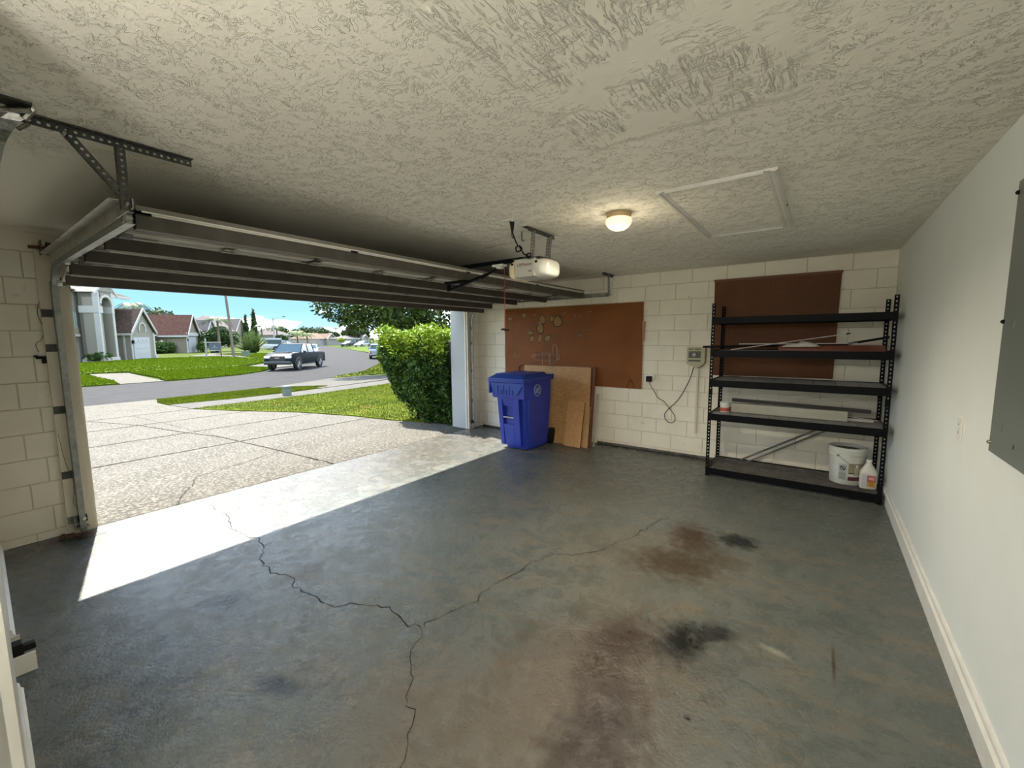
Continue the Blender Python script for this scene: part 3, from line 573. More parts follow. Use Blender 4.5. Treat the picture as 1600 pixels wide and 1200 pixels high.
# ================================================================ pegboards
m_peg = M('brown_pegboard', (.155, .052, .020), .42, col2=(.135, .044, .017), vs=2)
def peg_material(name, x0, z0, stains, k_=1.0):
    m = M(name, (.150, .05, .02), .55, spec=.3); g = G(m)
    sx = g.t.nodes.new('ShaderNodeSeparateXYZ'); g.t.links.new(g.g, sx.inputs[0])
    fr = lambda v, o: g.math('SUBTRACT', g.math('FRACT', g.math('MULTIPLY', g.math('ADD', v, o), 1/.0254)), .5)
    a, b = fr(sx.outputs[0], 20-x0), fr(sx.outputs[2], 20-z0)
    r = g.math('SQRT', g.math('ADD', g.math('MULTIPLY', a, a), g.math('MULTIPLY', b, b)))
    hole = g.mr(r, .14, .22, 1, 0)
    c = g.mix(g.mr(g.noise(3, 4), .3, .7), (.26*k_, .085*k_, .018*k_), (.21*k_, .066*k_, .014*k_))
    for (cx, cz, rx, rz, an) in stains:
        n = g.t.nodes.new('ShaderNodeMapping'); n.vector_type = 'TEXTURE'; n.inputs['Location'].default_value = (cx, 5.79, cz); n.inputs['Rotation'].default_value = (0, an, 0); n.inputs['Scale'].default_value = (rx, 1, rz)
        g.t.links.new(g.g, n.inputs[0]); l = g.math('ADD', g.length(n.outputs[0]), g.math('MULTIPLY', g.math('SUBTRACT', g.noise(14, 3), .5), .9))
        c = g.mix(g.math('MULTIPLY', g.mr(l, .8, 1.0, 1, 0), .75), c, (.33, .20, .07))
        ring = g.math('MULTIPLY', g.mr(l, .75, .95), g.mr(l, 1.0, 1.15, 1, 0)); c = g.mix(g.math('MULTIPLY', ring, .9), c, (.045, .02, .01))
    c = g.mix(g.math('MULTIPLY', hole, .75), c, (.012, .006, .004)); g.col(c); return m
st1 = [(-3.60, 1.86, .06, .08, 0), (-3.635, 1.73, .07, .085, 0), (-3.32, 1.83, .085, .085, .6), (-3.42, 1.87, .035, .05, 0), (-3.64, 1.57, .035, .075, .2), (-3.50, 1.575, .07, .045, -.6), (-3.82, 1.66, .055, .04, 0), (-3.79, 1.57, .04, .06, .3), (-3.95, 1.94, .05, .045, 0), (-3.74, 1.95, .035, .025, .4), (-4.14, 1.30, .012, .08, 0)]
pb = thing('pegboard', (-3.16, 5.79, 1.45), 'wide brown pegboard with pale glue stains and wire hooks, behind the blue bin', 'pegboard')
MB().box(-4.34, -1.978, 5.778, 5.783, .862, 2.056).build('panel', peg_material('pegboard_stained', -4.34, .862, st1), pb)
m_frame = M('pegboard_batten', (.16, .06, .025), .6)
for a in ((-4.34, -1.978, 2.02, 2.056), (-4.34, -1.978, .862, .90)): MB().box(a[0]+.01, a[1]-.01, 5.783, 5.798, a[2], a[3]-.002).build('batten', m_frame, pb)
MB().hexa([(-1.978, 5.77, 1.52), (-1.962, 5.77, 1.52), (-1.962, 5.795, 1.52), (-1.978, 5.795, 1.52)], [(-1.99, 5.77, 1.79), (-1.95, 5.77, 1.79), (-1.95, 5.795, 1.79), (-1.99, 5.795, 1.79)]).build('loose_edge_strip', M('raw_wood_strip', (.42, .24, .11), .7), pb)
pb2 = thing('pegboard.001', (-.48, 5.79, 1.69), 'brown pegboard on the far wall behind the black shelving unit', 'pegboard')
MB().hexa([(-1.085, 5.775, 1.10), (.128, 5.775, 1.11), (.128, 5.78, 1.11), (-1.085, 5.78, 1.10)], [(-1.097, 5.775, 2.262), (.141, 5.775, 2.262), (.141, 5.78, 2.262), (-1.097, 5.78, 2.262)]).build('panel', peg_material('pegboard_plain', -1.097, 1.1, [], .55), pb2)
MB().box(-1.105, .150, 5.77, 5.795, 2.245, 2.272).build('top_batten', m_frame, pb2)
MB().box(-1.07, .115, 5.78, 5.797, 1.12, 1.15).build('batten', m_frame, pb2)
# wire hooks
m_wire = M('chrome_wire', (.62, .52, .45), .3, .85)
yb = 5.778
hooks = [(-4.213, 1.90, 'double wire hook at the far left of the stained pegboard'), (-3.18, 1.955, 'single wire hook right of the large stains on the stained pegboard'), (-3.00, 1.915, 'leftmost wire hook of the close cluster on the stained pegboard'),
         (-2.925, 1.90, 'wire hook with bent tip in the close cluster on the stained pegboard'), (-2.765, 1.955, 'double wire hook right of the cluster on the stained pegboard'), (-2.913, 1.61, 'double wire hook low on the middle of the stained pegboard'),
         (-2.837, 1.69, 'tiny upright wire hook above the low double hook'), (-3.63, 1.81, 'double wire hook inside the largest stain on the pegboard'), (-3.82, 1.67, 'double wire hook in the stain left of the largest stain')]
for i, (x, z, lb) in enumerate(hooks):
    mb = MB(); xs = (-.018, .018) if 'double' in lb else (0,)
    for dx in xs: mb.tube(cat_paths([(x+dx, yb, z+.012), (x+dx, yb-.006, z+.012), (x+dx, yb-.008, z-.01), (x+dx, yb-.03, z-.022), (x+dx, yb-.045, z-.008), (x+dx, yb-.047, z+.004)], 4), .0024, 6)
    if len(xs) == 2: mb.tube([(x-.03, yb-.004, z+.006), (x+.03, yb-.004, z+.006)], .002, 5)
    tag(mb.build('peg_hook', m_wire, None, True), lb, 'hook', 'wire hooks on the stained pegboard')
wk = MB(); x0, x1, z = -3.73, -3.285, 1.285
for dy, dz in ((0, 0), (-.07, -.01)):
    wk.tube(cat_paths([(x0, yb-.01+dy, z+dz+.03), (x1-.03, yb-.01+dy, z+dz+.035), (x1, yb-.01+dy, z+dz), (x1-.03, yb-.01+dy, z+dz-.05), (x0+.05, yb-.01+dy, z+dz-.045), (x0, yb-.01+dy, z+dz+.03)], 5), .003, 6)
for x in np.linspace(x0+.06, x1-.06, 9): wk.tube([(x, yb-.008, z+.03), (x, yb-.06, z-.04), (x, yb-.085, z+.0)], .0018, 5)
for x in (-3.59, -3.455): wk.tube([(x, yb-.004, z+.06), (x, yb-.004, z-.13)], .003, 6)
wk.tube([(-3.59, yb-.004, z+.06), (-3.455, yb-.004, z+.06)], .003, 6)
tag(wk.build('wire_rack', m_wire, None, True), 'low wire tool rack hooked on the stained pegboard above the plywood', 'wire rack')
wk = MB().tube(cat_paths([(-3.40, yb-.004, 1.33), (-3.39, yb-.01, 1.45), (-3.361, yb-.012, 1.47), (-3.33, yb-.01, 1.45), (-3.32, yb-.004, 1.32)], 5), .0024, 6)
tag(wk.build('wire_loop', m_wire, None, True), 'tall thin wire loop standing above the right end of the wire rack', 'hook')
m_loop = M('brown_loop', (.075, .025, .012), .6)
tag(MB().tube(cat_paths([(-4.02, yb-.006, 1.0), (-4.045, yb-.012, 1.09), (-3.99, yb-.014, 1.135), (-3.93, yb-.012, 1.12), (-3.91, yb-.008, 1.06)], 5), .006, 6).build('brown_loop', m_loop, None, True), 'dark curved loop on the pegboard, partly behind the plywood and the blue bin lid', 'hook')
tag(MB().tube(cat_paths([(-2.195, yb-.006, .875), (-2.16, yb-.012, .95), (-2.137, yb-.012, .985), (-2.11, yb-.012, .95), (-2.08, yb-.006, .875)], 4), .005, 6).build('brown_loop', m_loop, None, True), 'dark arched loop at the bottom right corner of the stained pegboard', 'hook')
# ================================================================ plywood sheets leaning on the wall
def ply_mat(name, a, b, band=(1, 1, 7), rot=0):
    m = M(name, a, .5); g = G(m); v = g.mapp(band)
    n = g.noise(1.6, 6, v=v, dist=2.2, rough=.55); c = g.mix(g.mr(g.math('FRACT', g.math('MULTIPLY', n, 9)), .1, .9), a, b)
    c = g.mix(g.math('MULTIPLY', g.mr(g.noise(2.5, 5), .55, .75), .5), c, tuple(q*.5 for q in b)); g.col(c); return m
m_ply = ply_mat('plywood_face', (.50, .29, .12), (.39, .20, .075), (1, 1, 5)); m_pine = ply_mat('pine_face', (.58, .34, .15), (.47, .25, .10), (7, 1, .7)); m_plyedge = M('plywood_edge', (.16, .06, .025), .8, col2=(.10, .04, .02), vs=3, scale=(1, 1, 40))
def lean_board(name, x0, x1, ybot, ytop, H_, th, mat, label, cat, edge=None, xoff=0):
    # board standing on its bottom edge and leaning back
    z_ = math.sqrt(max(H_*H_-(ytop-ybot)**2, 0)); d = Vector((xoff, ytop-ybot, z_)); n = Vector((0, z_, -(ytop-ybot))).normalized()*th
    A_, B_ = Vector((x0, ybot, .001-n.z)), Vector((x1, ybot, .001-n.z)); t_ = thing(name, (x0/2+x1/2, ybot, 0), label, cat)
    MB().hexa([A_, B_, B_+n, A_+n], [A_+d, B_+d, B_+n+d, A_+n+d]).build('face_veneer', mat, t_)
    e_ = edge or m_plyedge; f = -n.normalized()*.0008; k = .0012
    MB().hexa([B_+Vector((0, 0, .002)), B_+Vector((k, 0, .002)), B_+Vector((k, 0, .002))+n, B_+n+Vector((0, 0, .002))], [B_+d*.998, B_+Vector((k, 0, 0))+d*.998, B_+Vector((k, 0, 0))+n+d*.998, B_+n+d*.998]).build('edge', e_, t_)
    return t_
lean_board('plywood_sheet', -3.80, -2.600, 5.50, 5.728, 1.165, .018, ply_mat('plywood_dark', (.20, .085, .035), (.13, .05, .02)), 'darker plywood sheet at the back of the leaning stack, its edge showing at right', 'plywood', xoff=-.05)
lean_board('plywood_sheet.001', -3.80, -2.615, 5.435, 5.700, 1.165, .019, m_ply, 'large square plywood sheet leaning on the pegboard beside the blue bin', 'plywood', xoff=-.09)
lean_board('wood_board', -2.975, -2.705, 5.36, 5.565, .665, .02, m_pine, 'small pale pine board leaning against the large plywood sheet', 'board', xoff=-.03)
lean_board('wood_board.001', -2.70, -2.61, 5.405, 5.585, .60, .018, m_ply, 'narrow wood offcut behind the small pale pine board, against the plywood', 'board', xoff=-.04)
tag(MB().hexa([(-2.590, 5.545, .0), (-2.575, 5.545, .0), (-2.575, 5.57, .0), (-2.590, 5.57, .0)], [(-2.612, 5.70, .75), (-2.59, 5.70, .75), (-2.59, 5.72, .75), (-2.612, 5.72, .75)]).build('metal_strip', M('pale_strip', (.52, .45, .42), .4, .3)), 'thin pale strip standing at the right edge of the plywood stack', 'strip')
# ================================================================ blue bin
bn = thing('wheeled_bin', (-3.5, 5.05, 0), 'blue wheeled recycling bin with closed lid, left of the plywood', 'bin')
m_blue = M('blue_plastic', (.018, .045, .42), .38, col2=(.016, .04, .36), vs=5); m_blued = M('blue_plastic_lid', (.014, .055, .36), .42)
def rr(x0, x1, y0, y1, z, r=.05, n=5):
    out_ = []
    for cx, cy, a0 in ((x1-r, y1-r, 0), (x0+r, y1-r, 90), (x0+r, y0+r, 180), (x1-r, y0+r, 270)):
        for k in range(n+1): a = math.radians(a0+90*k/n); out_.append((cx+r*math.cos(a), cy+r*math.sin(a), z))
    return out_
b0 = MB().loft([rr(-3.655, -3.225, 4.83, 5.36, .012, .10), rr(-3.665, -3.22, 4.825, 5.37, .06, .10), rr(-3.72, -3.21, 4.79, 5.42, .70, .08), rr(-3.745, -3.205, 4.77, 5.43, .78, .06), rr(-3.80, -3.235, 4.73, 5.45, .92, .03), rr(-3.80, -3.235, 4.72, 5.45, .985, .03)]).build('body', m_blue, bn, True)
# collar that steps out above the neck on the front
MB().hexa([(-3.78, 4.725, .735), (-3.225, 4.725, .735), (-3.225, 4.80, .735), (-3.78, 4.80, .735)], [(-3.815, 4.70, .96), (-3.225, 4.70, .96), (-3.225, 4.80, .96), (-3.815, 4.80, .96)]).build('front_collar', m_blue, bn, bevel=.012)
# raised front spine with lift pocket
def front_y(z): return 4.79+(0.70-z)*.055 if z < .7 else 4.77
sp = MB()
for (xa, xb, za, zb) in ((-3.70, -3.615, .05, .735), (-3.435, -3.33, .05, .735), (-3.615, -3.435, .05, .36), (-3.615, -3.435, .62, .735)):
    ya_, yb_ = front_y(za)-.035, front_y(zb)-.045
    inset = .02*(1 if za < .1 else 0)
    sp.hexa([(xa+(inset if xa < -3.6 else 0), ya_, za), (xb, ya_, za), (xb, ya_+.09, za), (xa+(inset if xa < -3.6 else 0), ya_+.09, za)], [(xa, yb_, zb), (xb, yb_, zb), (xb, yb_+.09, zb), (xa, yb_+.09, zb)])
spo = sp.build('front_spine', m_blue, bn, bevel=.006)
MB().tube([(-3.62, 4.765, .46), (-3.43, 4.765, .46)], .012, 8).build('lift_bar', m_galv, bn, True)
MB().box(-3.615, -3.435, 4.80, 4.82, .36, .62).build('pocket_back', m_blue, bn)
# V shaped skirt under the rim with ribs
sk = MB().prism([(-3.805, 4.698, .955), (-3.225, 4.698, .955), (-3.33, 4.698, .80), (-3.70, 4.698, .80)], (0, -.008, 0)); sk.build('front_apron', m_blued, bn)
for i, x in enumerate((-3.66, -3.60, -3.56, -3.51, -3.46, -3.40)):
    MB().prism([(x-.006, 4.692, .80), (x+.006, 4.692, .80), (x+.002, 4.69, .80+(.12 if i % 2 == 0 else .06)), (x-.002, 4.69, .80+(.12 if i % 2 == 0 else .06))], (0, -.010, 0)).build('rib', m_blue, bn)
for x in (-3.825, -3.235):
    MB().box(x, x+.02, 4.69, 4.74, .80, .965).build('corner_gusset', m_blue, bn)
MB().loft([rr(-3.845, -3.205, 4.68, 5.47, .965, .03), rr(-3.845, -3.205, 4.68, 5.47, .99, .03)]).build('rim', m_blue, bn, True)
ld_ = MB().loft([rr(-3.84, -3.205, 4.685, 5.42, .992, .03), rr(-3.84, -3.205, 4.685, 5.42, 1.02, .03), rr(-3.79, -3.26, 4.74, 5.38, 1.055, .05), rr(-3.77, -3.28, 4.77, 5.36, 1.078, .05)]).build('lid', m_blued, bn, True)
MB().tube([(-3.80, 5.46, 1.0), (-3.22, 5.46, 1.0)], .016, 8).box(-3.78, -3.74, 5.36, 5.48, .97, 1.03).box(-3.27, -3.22, 5.36, 5.5, .97, 1.045).build('handle', m_blued, bn)
for x0 in (-3.80, -3.235): MB().lathe([(.03, 0), (.105, 0), (.12, .012), (.12, .043), (.105, .055), (.03, .055)], (0, 0, 0), 24, Matrix.Translation((x0, 5.41, .12)) @ Matrix.Rotation(PI/2, 4, 'Y')).build('wheel', m_rubber, bn, True)
MB().tube([(-3.76, 5.41, .12), (-3.22, 5.41, .12)], .012, 8).build('axle', m_galv, bn)
# side panel step and round pale emblem (ring, a leaping dolphin-like swoosh)
MB().hexa([(-3.225, 4.80, .05), (-3.205, 4.84, .05), (-3.205, 5.30, .05), (-3.225, 5.33, .05)], [(-3.215, 4.78, .735), (-3.195, 4.80, .735), (-3.195, 5.36, .735), (-3.215, 5.38, .735)]).build('side_panel', m_blue, bn)
m_emb = M('emblem_print', (.30, .36, .48), .5)
ex, ey, ez, er = -3.224, 5.03, .84, .085
em = MB(); K = 28
for k in range(K):
    a0, a1 = 2*PI*k/K, 2*PI*(k+.72)/K
    em.prism([(ex, ey+er*math.cos(a0), ez+er*math.sin(a0)), (ex, ey+er*1.0*math.cos(a1), ez+er*math.sin(a1)), (ex, ey+er*.84*math.cos(a1), ez+er*.84*math.sin(a1)), (ex, ey+er*.84*math.cos(a0), ez+er*.84*math.sin(a0))], (.020, 0, 0))
sw = [(-.6, -.55), (-.45, -.1), (-.15, .25), (.2, .55), (.5, .6), (.35, .35), (.25, .05), (.05, -.15), (-.1, -.5), (-.3, -.3)]
em.prism([(ex, ey+er*a*.9, ez+er*b*.9) for a, b in sw], (.020, 0, 0)); em.prism([(ex, ey+er*a, ez+er*b) for a, b in ((.1, -.6), (.3, -.35), (.5, -.1), (.55, -.45), (.3, -.65))], (.020, 0, 0))
em.build('round_emblem', m_emb, bn)
# ================================================================ wall outlet, adaptor, timer, conduit
wo = thing('wall_outlet', (-1.85, 5.80, 1.03), 'round white outlet on the far wall holding a black plug adaptor', 'outlet')
MB().tube([(-1.845, 5.80, 1.035), (-1.845, 5.772, 1.035)], .05, 20).build('plate', m_white_pl, wo, True)
ad = thing('plug_adaptor', (-1.865, 5.76, 1.02), 'black plug adaptor with a thin cord looping along the block wall', 'adaptor')
MB().box(-1.90, -1.83, 5.712, 5.772, .975, 1.05).build('adaptor_body', m_rubber, ad, bevel=.006)
MB().tube(cat_paths([(-1.86, 5.745, .975), (-1.85, 5.775, .92), (-1.80, 5.79, .83), (-1.755, 5.79, .76), (-1.67, 5.79, .71), (-1.60, 5.79, .63), (-1.55, 5.79, .57), (-1.52, 5.79, .51), (-1.53, 5.788, .45), (-1.585, 5.786, .43), (-1.64, 5.784, .47), (-1.655, 5.784, .54), (-1.62, 5.782, .60), (-1.56, 5.782, .665), (-1.48, 5.784, .76), (-1.42, 5.784, .87), (-1.37, 5.784, .98), (-1.335, 5.784, 1.08), (-1.305, 5.77, 1.19)], 5), .0045, 6).build('cord', m_rubber, ad, True)
tm = thing('irrigation_timer', (-1.27, 5.80, 1.32), 'beige sprinkler timer box with round dial on the far wall beside the shelving', 'timer')
m_beige = M('beige_plastic', (.46, .44, .28), .5); m_dpan = M('dark_label', (.10, .10, .085), .5)
MB().prism([(-1.385, 5.80, 1.24), (-1.30, 5.80, 1.205), (-1.25, 5.80, 1.18), (-1.20, 5.80, 1.215), (-1.165, 5.80, 1.25), (-1.165, 5.80, 1.445), (-1.385, 5.80, 1.445)], (0, -.075, 0)).build('case', m_beige, tm, bevel=.008)
MB().box(-1.36, -1.215, 5.722, 5.726, 1.31, 1.395).build('dial_panel', m_dpan, tm)
MB().tube([(-1.29, 5.724, 1.353), (-1.29, 5.705, 1.353)], .026, 16).build('dial', M('dial_grey', (.30, .28, .30), .4), tm, True)
MB().tube([(-1.29, 5.706, 1.353), (-1.29, 5.70, 1.353)], .009, 10).build('dial_centre', m_white_pl, tm)
for a_ in ((-1.36, -1.31, 1.415, 1.428), (-1.285, -1.22, 1.415, 1.428), (-1.36, -1.215, 1.265, 1.288)): MB().box(a_[0], a_[1], 5.722, 5.726, a_[2], a_[3]).build('label_strip', m_dpan, tm)
cp = tag(MB().box(-1.268, -1.242, 5.775, 5.80, .33, 1.18).build('conduit', M('conduit_paint', (.62, .60, .50), .5), bevel=.004), 'painted surface conduit running down the wall below the beige timer', 'conduit')
# ================================================================ black shelving unit
SX0, SX1, SY0, SY1 = -.985, .545, 5.105, 5.715
su = thing('shelving_unit', (-.22, 5.4, 0), 'black five-tier steel shelving unit against the far wall in the right corner', 'shelving')
def post(x, y, sx, sy, htop=1.94):
    mb = MB(); perf(mb, (x, y, .0), (0, 0, 1), (sx, 0, 0), htop, .036, .038, .0085, .0022, 8, .0065); perf(mb, (x, y, .0), (0, 0, 1), (0, sy, 0), htop, .036 if sx > 0 else .014, .038, .0105 if sx > 0 else .0006, .0022, 8, .008 if sx > 0 else .0006)
    p_ = mb.build('post', m_black, su); MB().box(min(x, x+sx*.038)-.001, max(x, x+sx*.038)+.001, min(y, y+sy*.038)-.001, max(y, y+sy*.038)+.001, 0, .012).build('foot_cap', m_rubber, p_)
    MB().box(min(x, x+sx*.039), max(x, x+sx*.039), y-.002 if sy > 0 else y-.001, y+.001 if sy > 0 else y+.002, .93, 1.0).build('splice_plate', m_black, p_)
for x, sx in ((SX0, 1), (SX1, -1)):
    for y, sy in ((SY0, 1), (SY1, -1)): post(x, y, sx, sy)
m_deckg = M('grey_deck_board', (.30, .31, .31), .5, col2=(.24, .25, .25), vs=6); m_wired = M('deck_wire', (.17, .155, .14), .5, col2=(.10, .09, .08), vs=9)
tiers = [(1.72, 1.79), (1.355, 1.43), (1.025, 1.10), (.645, .72), (.022, .095)]
for ti, (za, zb) in enumerate(tiers):
    sh = MB().box(SX0+.003, SX1-.003, SY0+.003, SY0+.007, za, zb).box(SX0+.003, SX1-.003, SY0+.004, SY0+.03, zb-.022, zb-.018).box(SX0+.003, SX1-.003, SY1-.007, SY1-.003, za, zb).box(SX0+.003, SX1-.003, SY1-.03, SY1-.004, zb-.022, zb-.018).build('shelf', m_black, su)
    for xx in (SX0+.003, SX1-.007): MB().box(xx, xx+.004, SY0, SY1, za, zb).build('end_beam', m_black, sh)
    # wire deck
    z = zb-.012; wd = MB()
    for x in np.arange(SX0+.06, SX1-.03, .076): wd.box(x-.002, x+.002, SY0+.006, SY1-.006, z-.004, z)
    for y in np.arange(SY0+.03, SY1-.02, .024 if ti in (3, 4) else .05): wd.box(SX0+.006, SX1-.006, y-.0016, y+.0016, z, z+.0032)
    stuff(wd.build('wire_deck', m_wired, sh))
    if ti in (0, 2, 3):   # grey sheet laid over the deck, seen as strips between wires
        ya, yb2 = (SY0+.03, SY1-.03) if ti != 3 else (SY0+.035, SY0+.21)
        xs = [SX0+.03+i*(SX1-SX0-.06)/8 for i in range(9)]
        for a, b in zip(xs[:-1], xs[1:]): MB().box(a+.003, b-.003, ya, yb2, z+.0035, z+.0065).build('deck_panel', m_deckg, sh)
# ---- things on the shelves
D2 = 1.4265; D4 = .7125; D5 = .0875
m_terra = M('rust_red_board', (.15, .035, .015), .5, col2=(.12, .028, .012), vs=6)
n_ = 14; top = []; outl = []
for i in range(n_+1): u = i/n_; outl.append((-.36+.86*u, 5.31-.055*math.sin(PI*min(1, u*1.15+.02))**.5))
for i in range(n_, -1, -1): u = i/n_; outl.append((-.36+.86*u, 5.33+.075*math.sin(PI*min(1, u*1.15+.02))**.5))
tag(MB().loft([[(x, y, D2+.001) for x, y in outl], [(x, y, D2+.022) for x, y in outl], [(x*.985+.0, 5.33+(y-5.33)*.7, D2+.05+.012*(x+.4)) for x, y in outl]]).build('board', m_terra, None, True), 'long rust-red board lying on the second shelf from the top', 'board')
tag(MB().tube([(-1.165, 5.60, 1.425+.03), (.20, 5.50, 1.49), (.535, 5.45, 1.563)], .0125, 10).build('black_pole', m_black, None, True), 'long black pole lying across the second shelf, its left end sticking out over the timer', 'pole')
m_rod = M('white_rod', (.62, .58, .56), .35)
ra = thing('curtain_rod', (-.2, 5.4, 1.5), 'thin pale rod slanting up to the right on the second shelf', 'rod')
MB().tube([(-.80, 5.22, D2+.008), (.215, 5.42, 1.598)],   .005, 8).build('rod_shaft', m_rod, ra, True); MB().tube([(.20, 5.417, 1.5955), (.235, 5.424, 1.602)], .007, 8).build('end_cap', m_dksteel, ra)
rb_ = thing('curtain_rod.001', (-.2, 5.4, 1.5), 'straight pale rod lying level over the rust-red board on the second shelf', 'rod')
MB().tube([(-.745, 5.40, 1.495), (.30, 5.40, 1.502)], .0065, 8).build('rod_shaft', m_rod, rb_, True); MB().tube([(.22, 5.40, 1.5015), (.27, 5.40, 1.502)], .010, 10).build('collar', m_galv, rb_, True)
# crumpled white rag
rg = MB(); rings = []
rnd = random.Random(3)
for k in range(9):
    u = k/8; hh = (.055*math.sin(PI*u)**.6)*(1 if k > 3 else .55); x = -.325+.33*u
    rings.append([(x, 5.285+.05*math.cos(a)+rnd.uniform(-.008, .008), D2+.045+max(.0, math.sin(a))*hh+rnd.uniform(-.004, .006)) for a in [2*PI*j/12 for j in range(12)]])
tag(rg.loft(rings).build('rag', M('white_rag', (.55, .52, .48), .9), None, True), 'crumpled white rag on the rust-red board on the second shelf', 'rag')
# paint can
pcn = thing('paint_can', (-.855, 5.36, D4), 'small white and red can at the left end of the fourth shelf', 'can')
MB().lathe([(.0, 0), (.048, 0), (.05, .004), (.05, .1), (.053, .106), (.053, .112), (.044, .112), (.044, .104), (0, .104)], (-.855, 5.36, D4+.003), 24).build('can_body', m_white_pl, pcn, True)
MB().lathe([(.0508, .01), (.0512, .012), (.0512, .05), (.0508, .052)], (-.855, 5.36, D4+.003), 24, cap=False).build('label', M('orange_red_label', (.45, .10, .05), .5), pcn, True)
MB().tube(cat_paths([(-.908, 5.36, D4+.10), (-.90, 5.315, D4+.115), (-.855, 5.30, D4+.118), (-.81, 5.315, D4+.115), (-.802, 5.36, D4+.10)], 4), .0015, 5).build('wire_handle', m_galv, pcn)
bl = thing('window_blind', (-.27, 5.42, D4), 'long folded cream blind bundle lying on the fourth shelf', 'blind')
m_bl = M('blind_vinyl', (.50, .49, .42), .5)
for k in range(6): MB().hexa([(-.795, 5.395, D4+.003+.0165*k), (.262, 5.395, D4+.003+.0165*k), (.262, 5.45, D4+.003+.0165*k), (-.795, 5.45, D4+.003+.0165*k)], [(-.795, 5.395-.002, D4+.018+.0165*k), (.262, 5.393, D4+.018+.0165*k), (.262, 5.45, D4+.018+.0165*k), (-.795, 5.45, D4+.018+.0165*k)]).build('slat', m_bl, bl)
tag(MB().hexa([(-.80, 5.47, D4+.115), (.45, 5.50, D4+.085), (.45, 5.54, D4+.085), (-.80, 5.51, D4+.115)], [(-.80, 5.47, D4+.15), (.45, 5.50, D4+.12), (.45, 5.54, D4+.12), (-.80, 5.51, D4+.15)]).build('dark_rail', M('dark_bronze', (.05, .04, .035), .5)), 'dark metal rail lying behind the folded blind on the fourth shelf', 'rail')
tag(MB().box(-.15, .47, 5.46, 5.485, D4+.003, D4+.028).tube([(.1, 5.47, D4+.06), (.5, 5.43, D4+.03)], .004, 6).build('thin_strip', m_rod), 'thin pale strip poking out right of the folded blind', 'strip')
for i, (a, b) in enumerate((((-.70, 5.66, D5+.01), (.13, 5.70, .62)), ((-.62, 5.62, D5+.01), (.19, 5.665, .61)))):
    tag(MB().tube([a, b], .0105, 8).build('metal_rod', M('grey_rod', (.16, .155, .145), .5, .5)), ('upper of the two grey rods slanting behind the bottom shelf', 'lower of the two grey rods slanting behind the bottom shelf')[i], 'rod', 'grey rods behind the shelving')
# bucket
bk = thing('plastic_bucket', (.285, 5.42, D5), 'white five-gallon pail with printed label on the bottom shelf', 'bucket')
bx, by, bz = .285, 5.42, D5+.003; m_pail = M('pail_white', (.66, .68, .64), .4, col2=(.58, .59, .53), vs=6)
MB().lathe([(0, 0), (.130, 0), (.135, .006), (.146, .27), (.155, .272), (.155, .285), (.148, .287), (.148, .305), (.158, .307), (.158, .318), (.150, .320), (.151, .345), (.160, .348), (.160, .372), (.150, .375), (.147, .370), (.147, .33), (.12, .33), (0, .33)], (bx, by, bz), 40).build('pail_body', m_pail, bk, True)
MB().lathe([(0, .333), (.146, .333), (.146, .336), (0, .336)], (bx, by, bz), 30).build('dried_contents', M('dried_residue', (.22, .18, .12), .8, col2=(.12, .10, .07), vs=20), bk)
def wrap(a0, a1, za, zb, r0, mat, name, par, c=None, n=14):
    cx, cy, cz = c or (bx, by, bz); rr_ = lambda z: r0(z) if callable(r0) else r0
    vs = [];
    for k in range(n+1):
        a = math.radians(a0+(a1-a0)*k/n)
        for z in (za, zb): vs.append((cx+rr_(z)*math.cos(a), cy+rr_(z)*math.sin(a), cz+z))
    fs = [(2*k, 2*k+2, 2*k+3, 2*k+1) for k in range(n)]
    return MB().add(vs, fs).build(name, mat, par, True)
pr = lambda z: .1362+.0415*z+.0006
pr2 = lambda z: pr(z)+.0006
m_lab = M('label_grey', (.42, .46, .44), .5); m_tan = M('label_tan', (.30, .27, .17), .5); m_maroon = M('label_maroon', (.09, .02, .03), .5)
wrap(-118, -90, .05, .215, pr, m_lab, 'info_label', bk); wrap(-86, -30, .12, .225, pr, m_tan, 'picture_label', bk); wrap(-86, -30, .05, .09, pr, m_maroon, 'label_band', bk); wrap(-86, -30, .09, .12, pr, m_pail, 'label_stripe', bk); wrap(-84, -32, .118, .128, pr2, m_rubber, 'label_line', bk)
for k in range(9): wrap(-116+(k % 2), -92-(k % 3)*2, .056+.0085*k, .0585+.0085*k, pr2, m_rubber, 'print_line', bk, n=6)
# no-entry style round warning symbol on the grey label
a_ = math.radians(-104); cx_, cy_ = bx+(pr(.17)+.001)*math.cos(a_), by+(pr(.17)+.001)*math.sin(a_); tx, ty = -math.sin(a_), math.cos(a_)
sy = MB()
for k in range(20):
    q = [2*PI*k/20, 2*PI*(k+1)/20]; P4 = [(.024, q[0]), (.024, q[1]), (.018, q[1]), (.018, q[0])]
    sy.add([(cx_+tx*r*math.cos(t), cy_+ty*r*math.cos(t), bz+.172+r*math.sin(t)) for r, t in P4], [(0, 1, 2, 3)])
sy.add([(cx_+tx*a, cy_+ty*a, bz+.172+b) for a, b in ((-.018, .010), (-.012, .018), (.018, -.010), (.012, -.018))], [(0, 1, 2, 3)]).build('warning_symbol', m_rubber, bk)
wrap(-66, -50, .10, .185, pr2, M('label_vase', (.42, .40, .30), .5), 'label_picture', bk); wrap(-62, -54, .185, .21, pr2, m_white_pl, 'label_flower', bk)
hb = [(bx-.157*math.cos(math.radians(60)), by-.157*math.sin(math.radians(60)), bz+.295), (bx-.03, by-.175, bz+.26), (bx+.02, by-.18, bz+.225), (bx+.06, by-.168, bz+.195), (bx+.10, by-.14, bz+.205), (bx+.155, by-.05, bz+.30)]
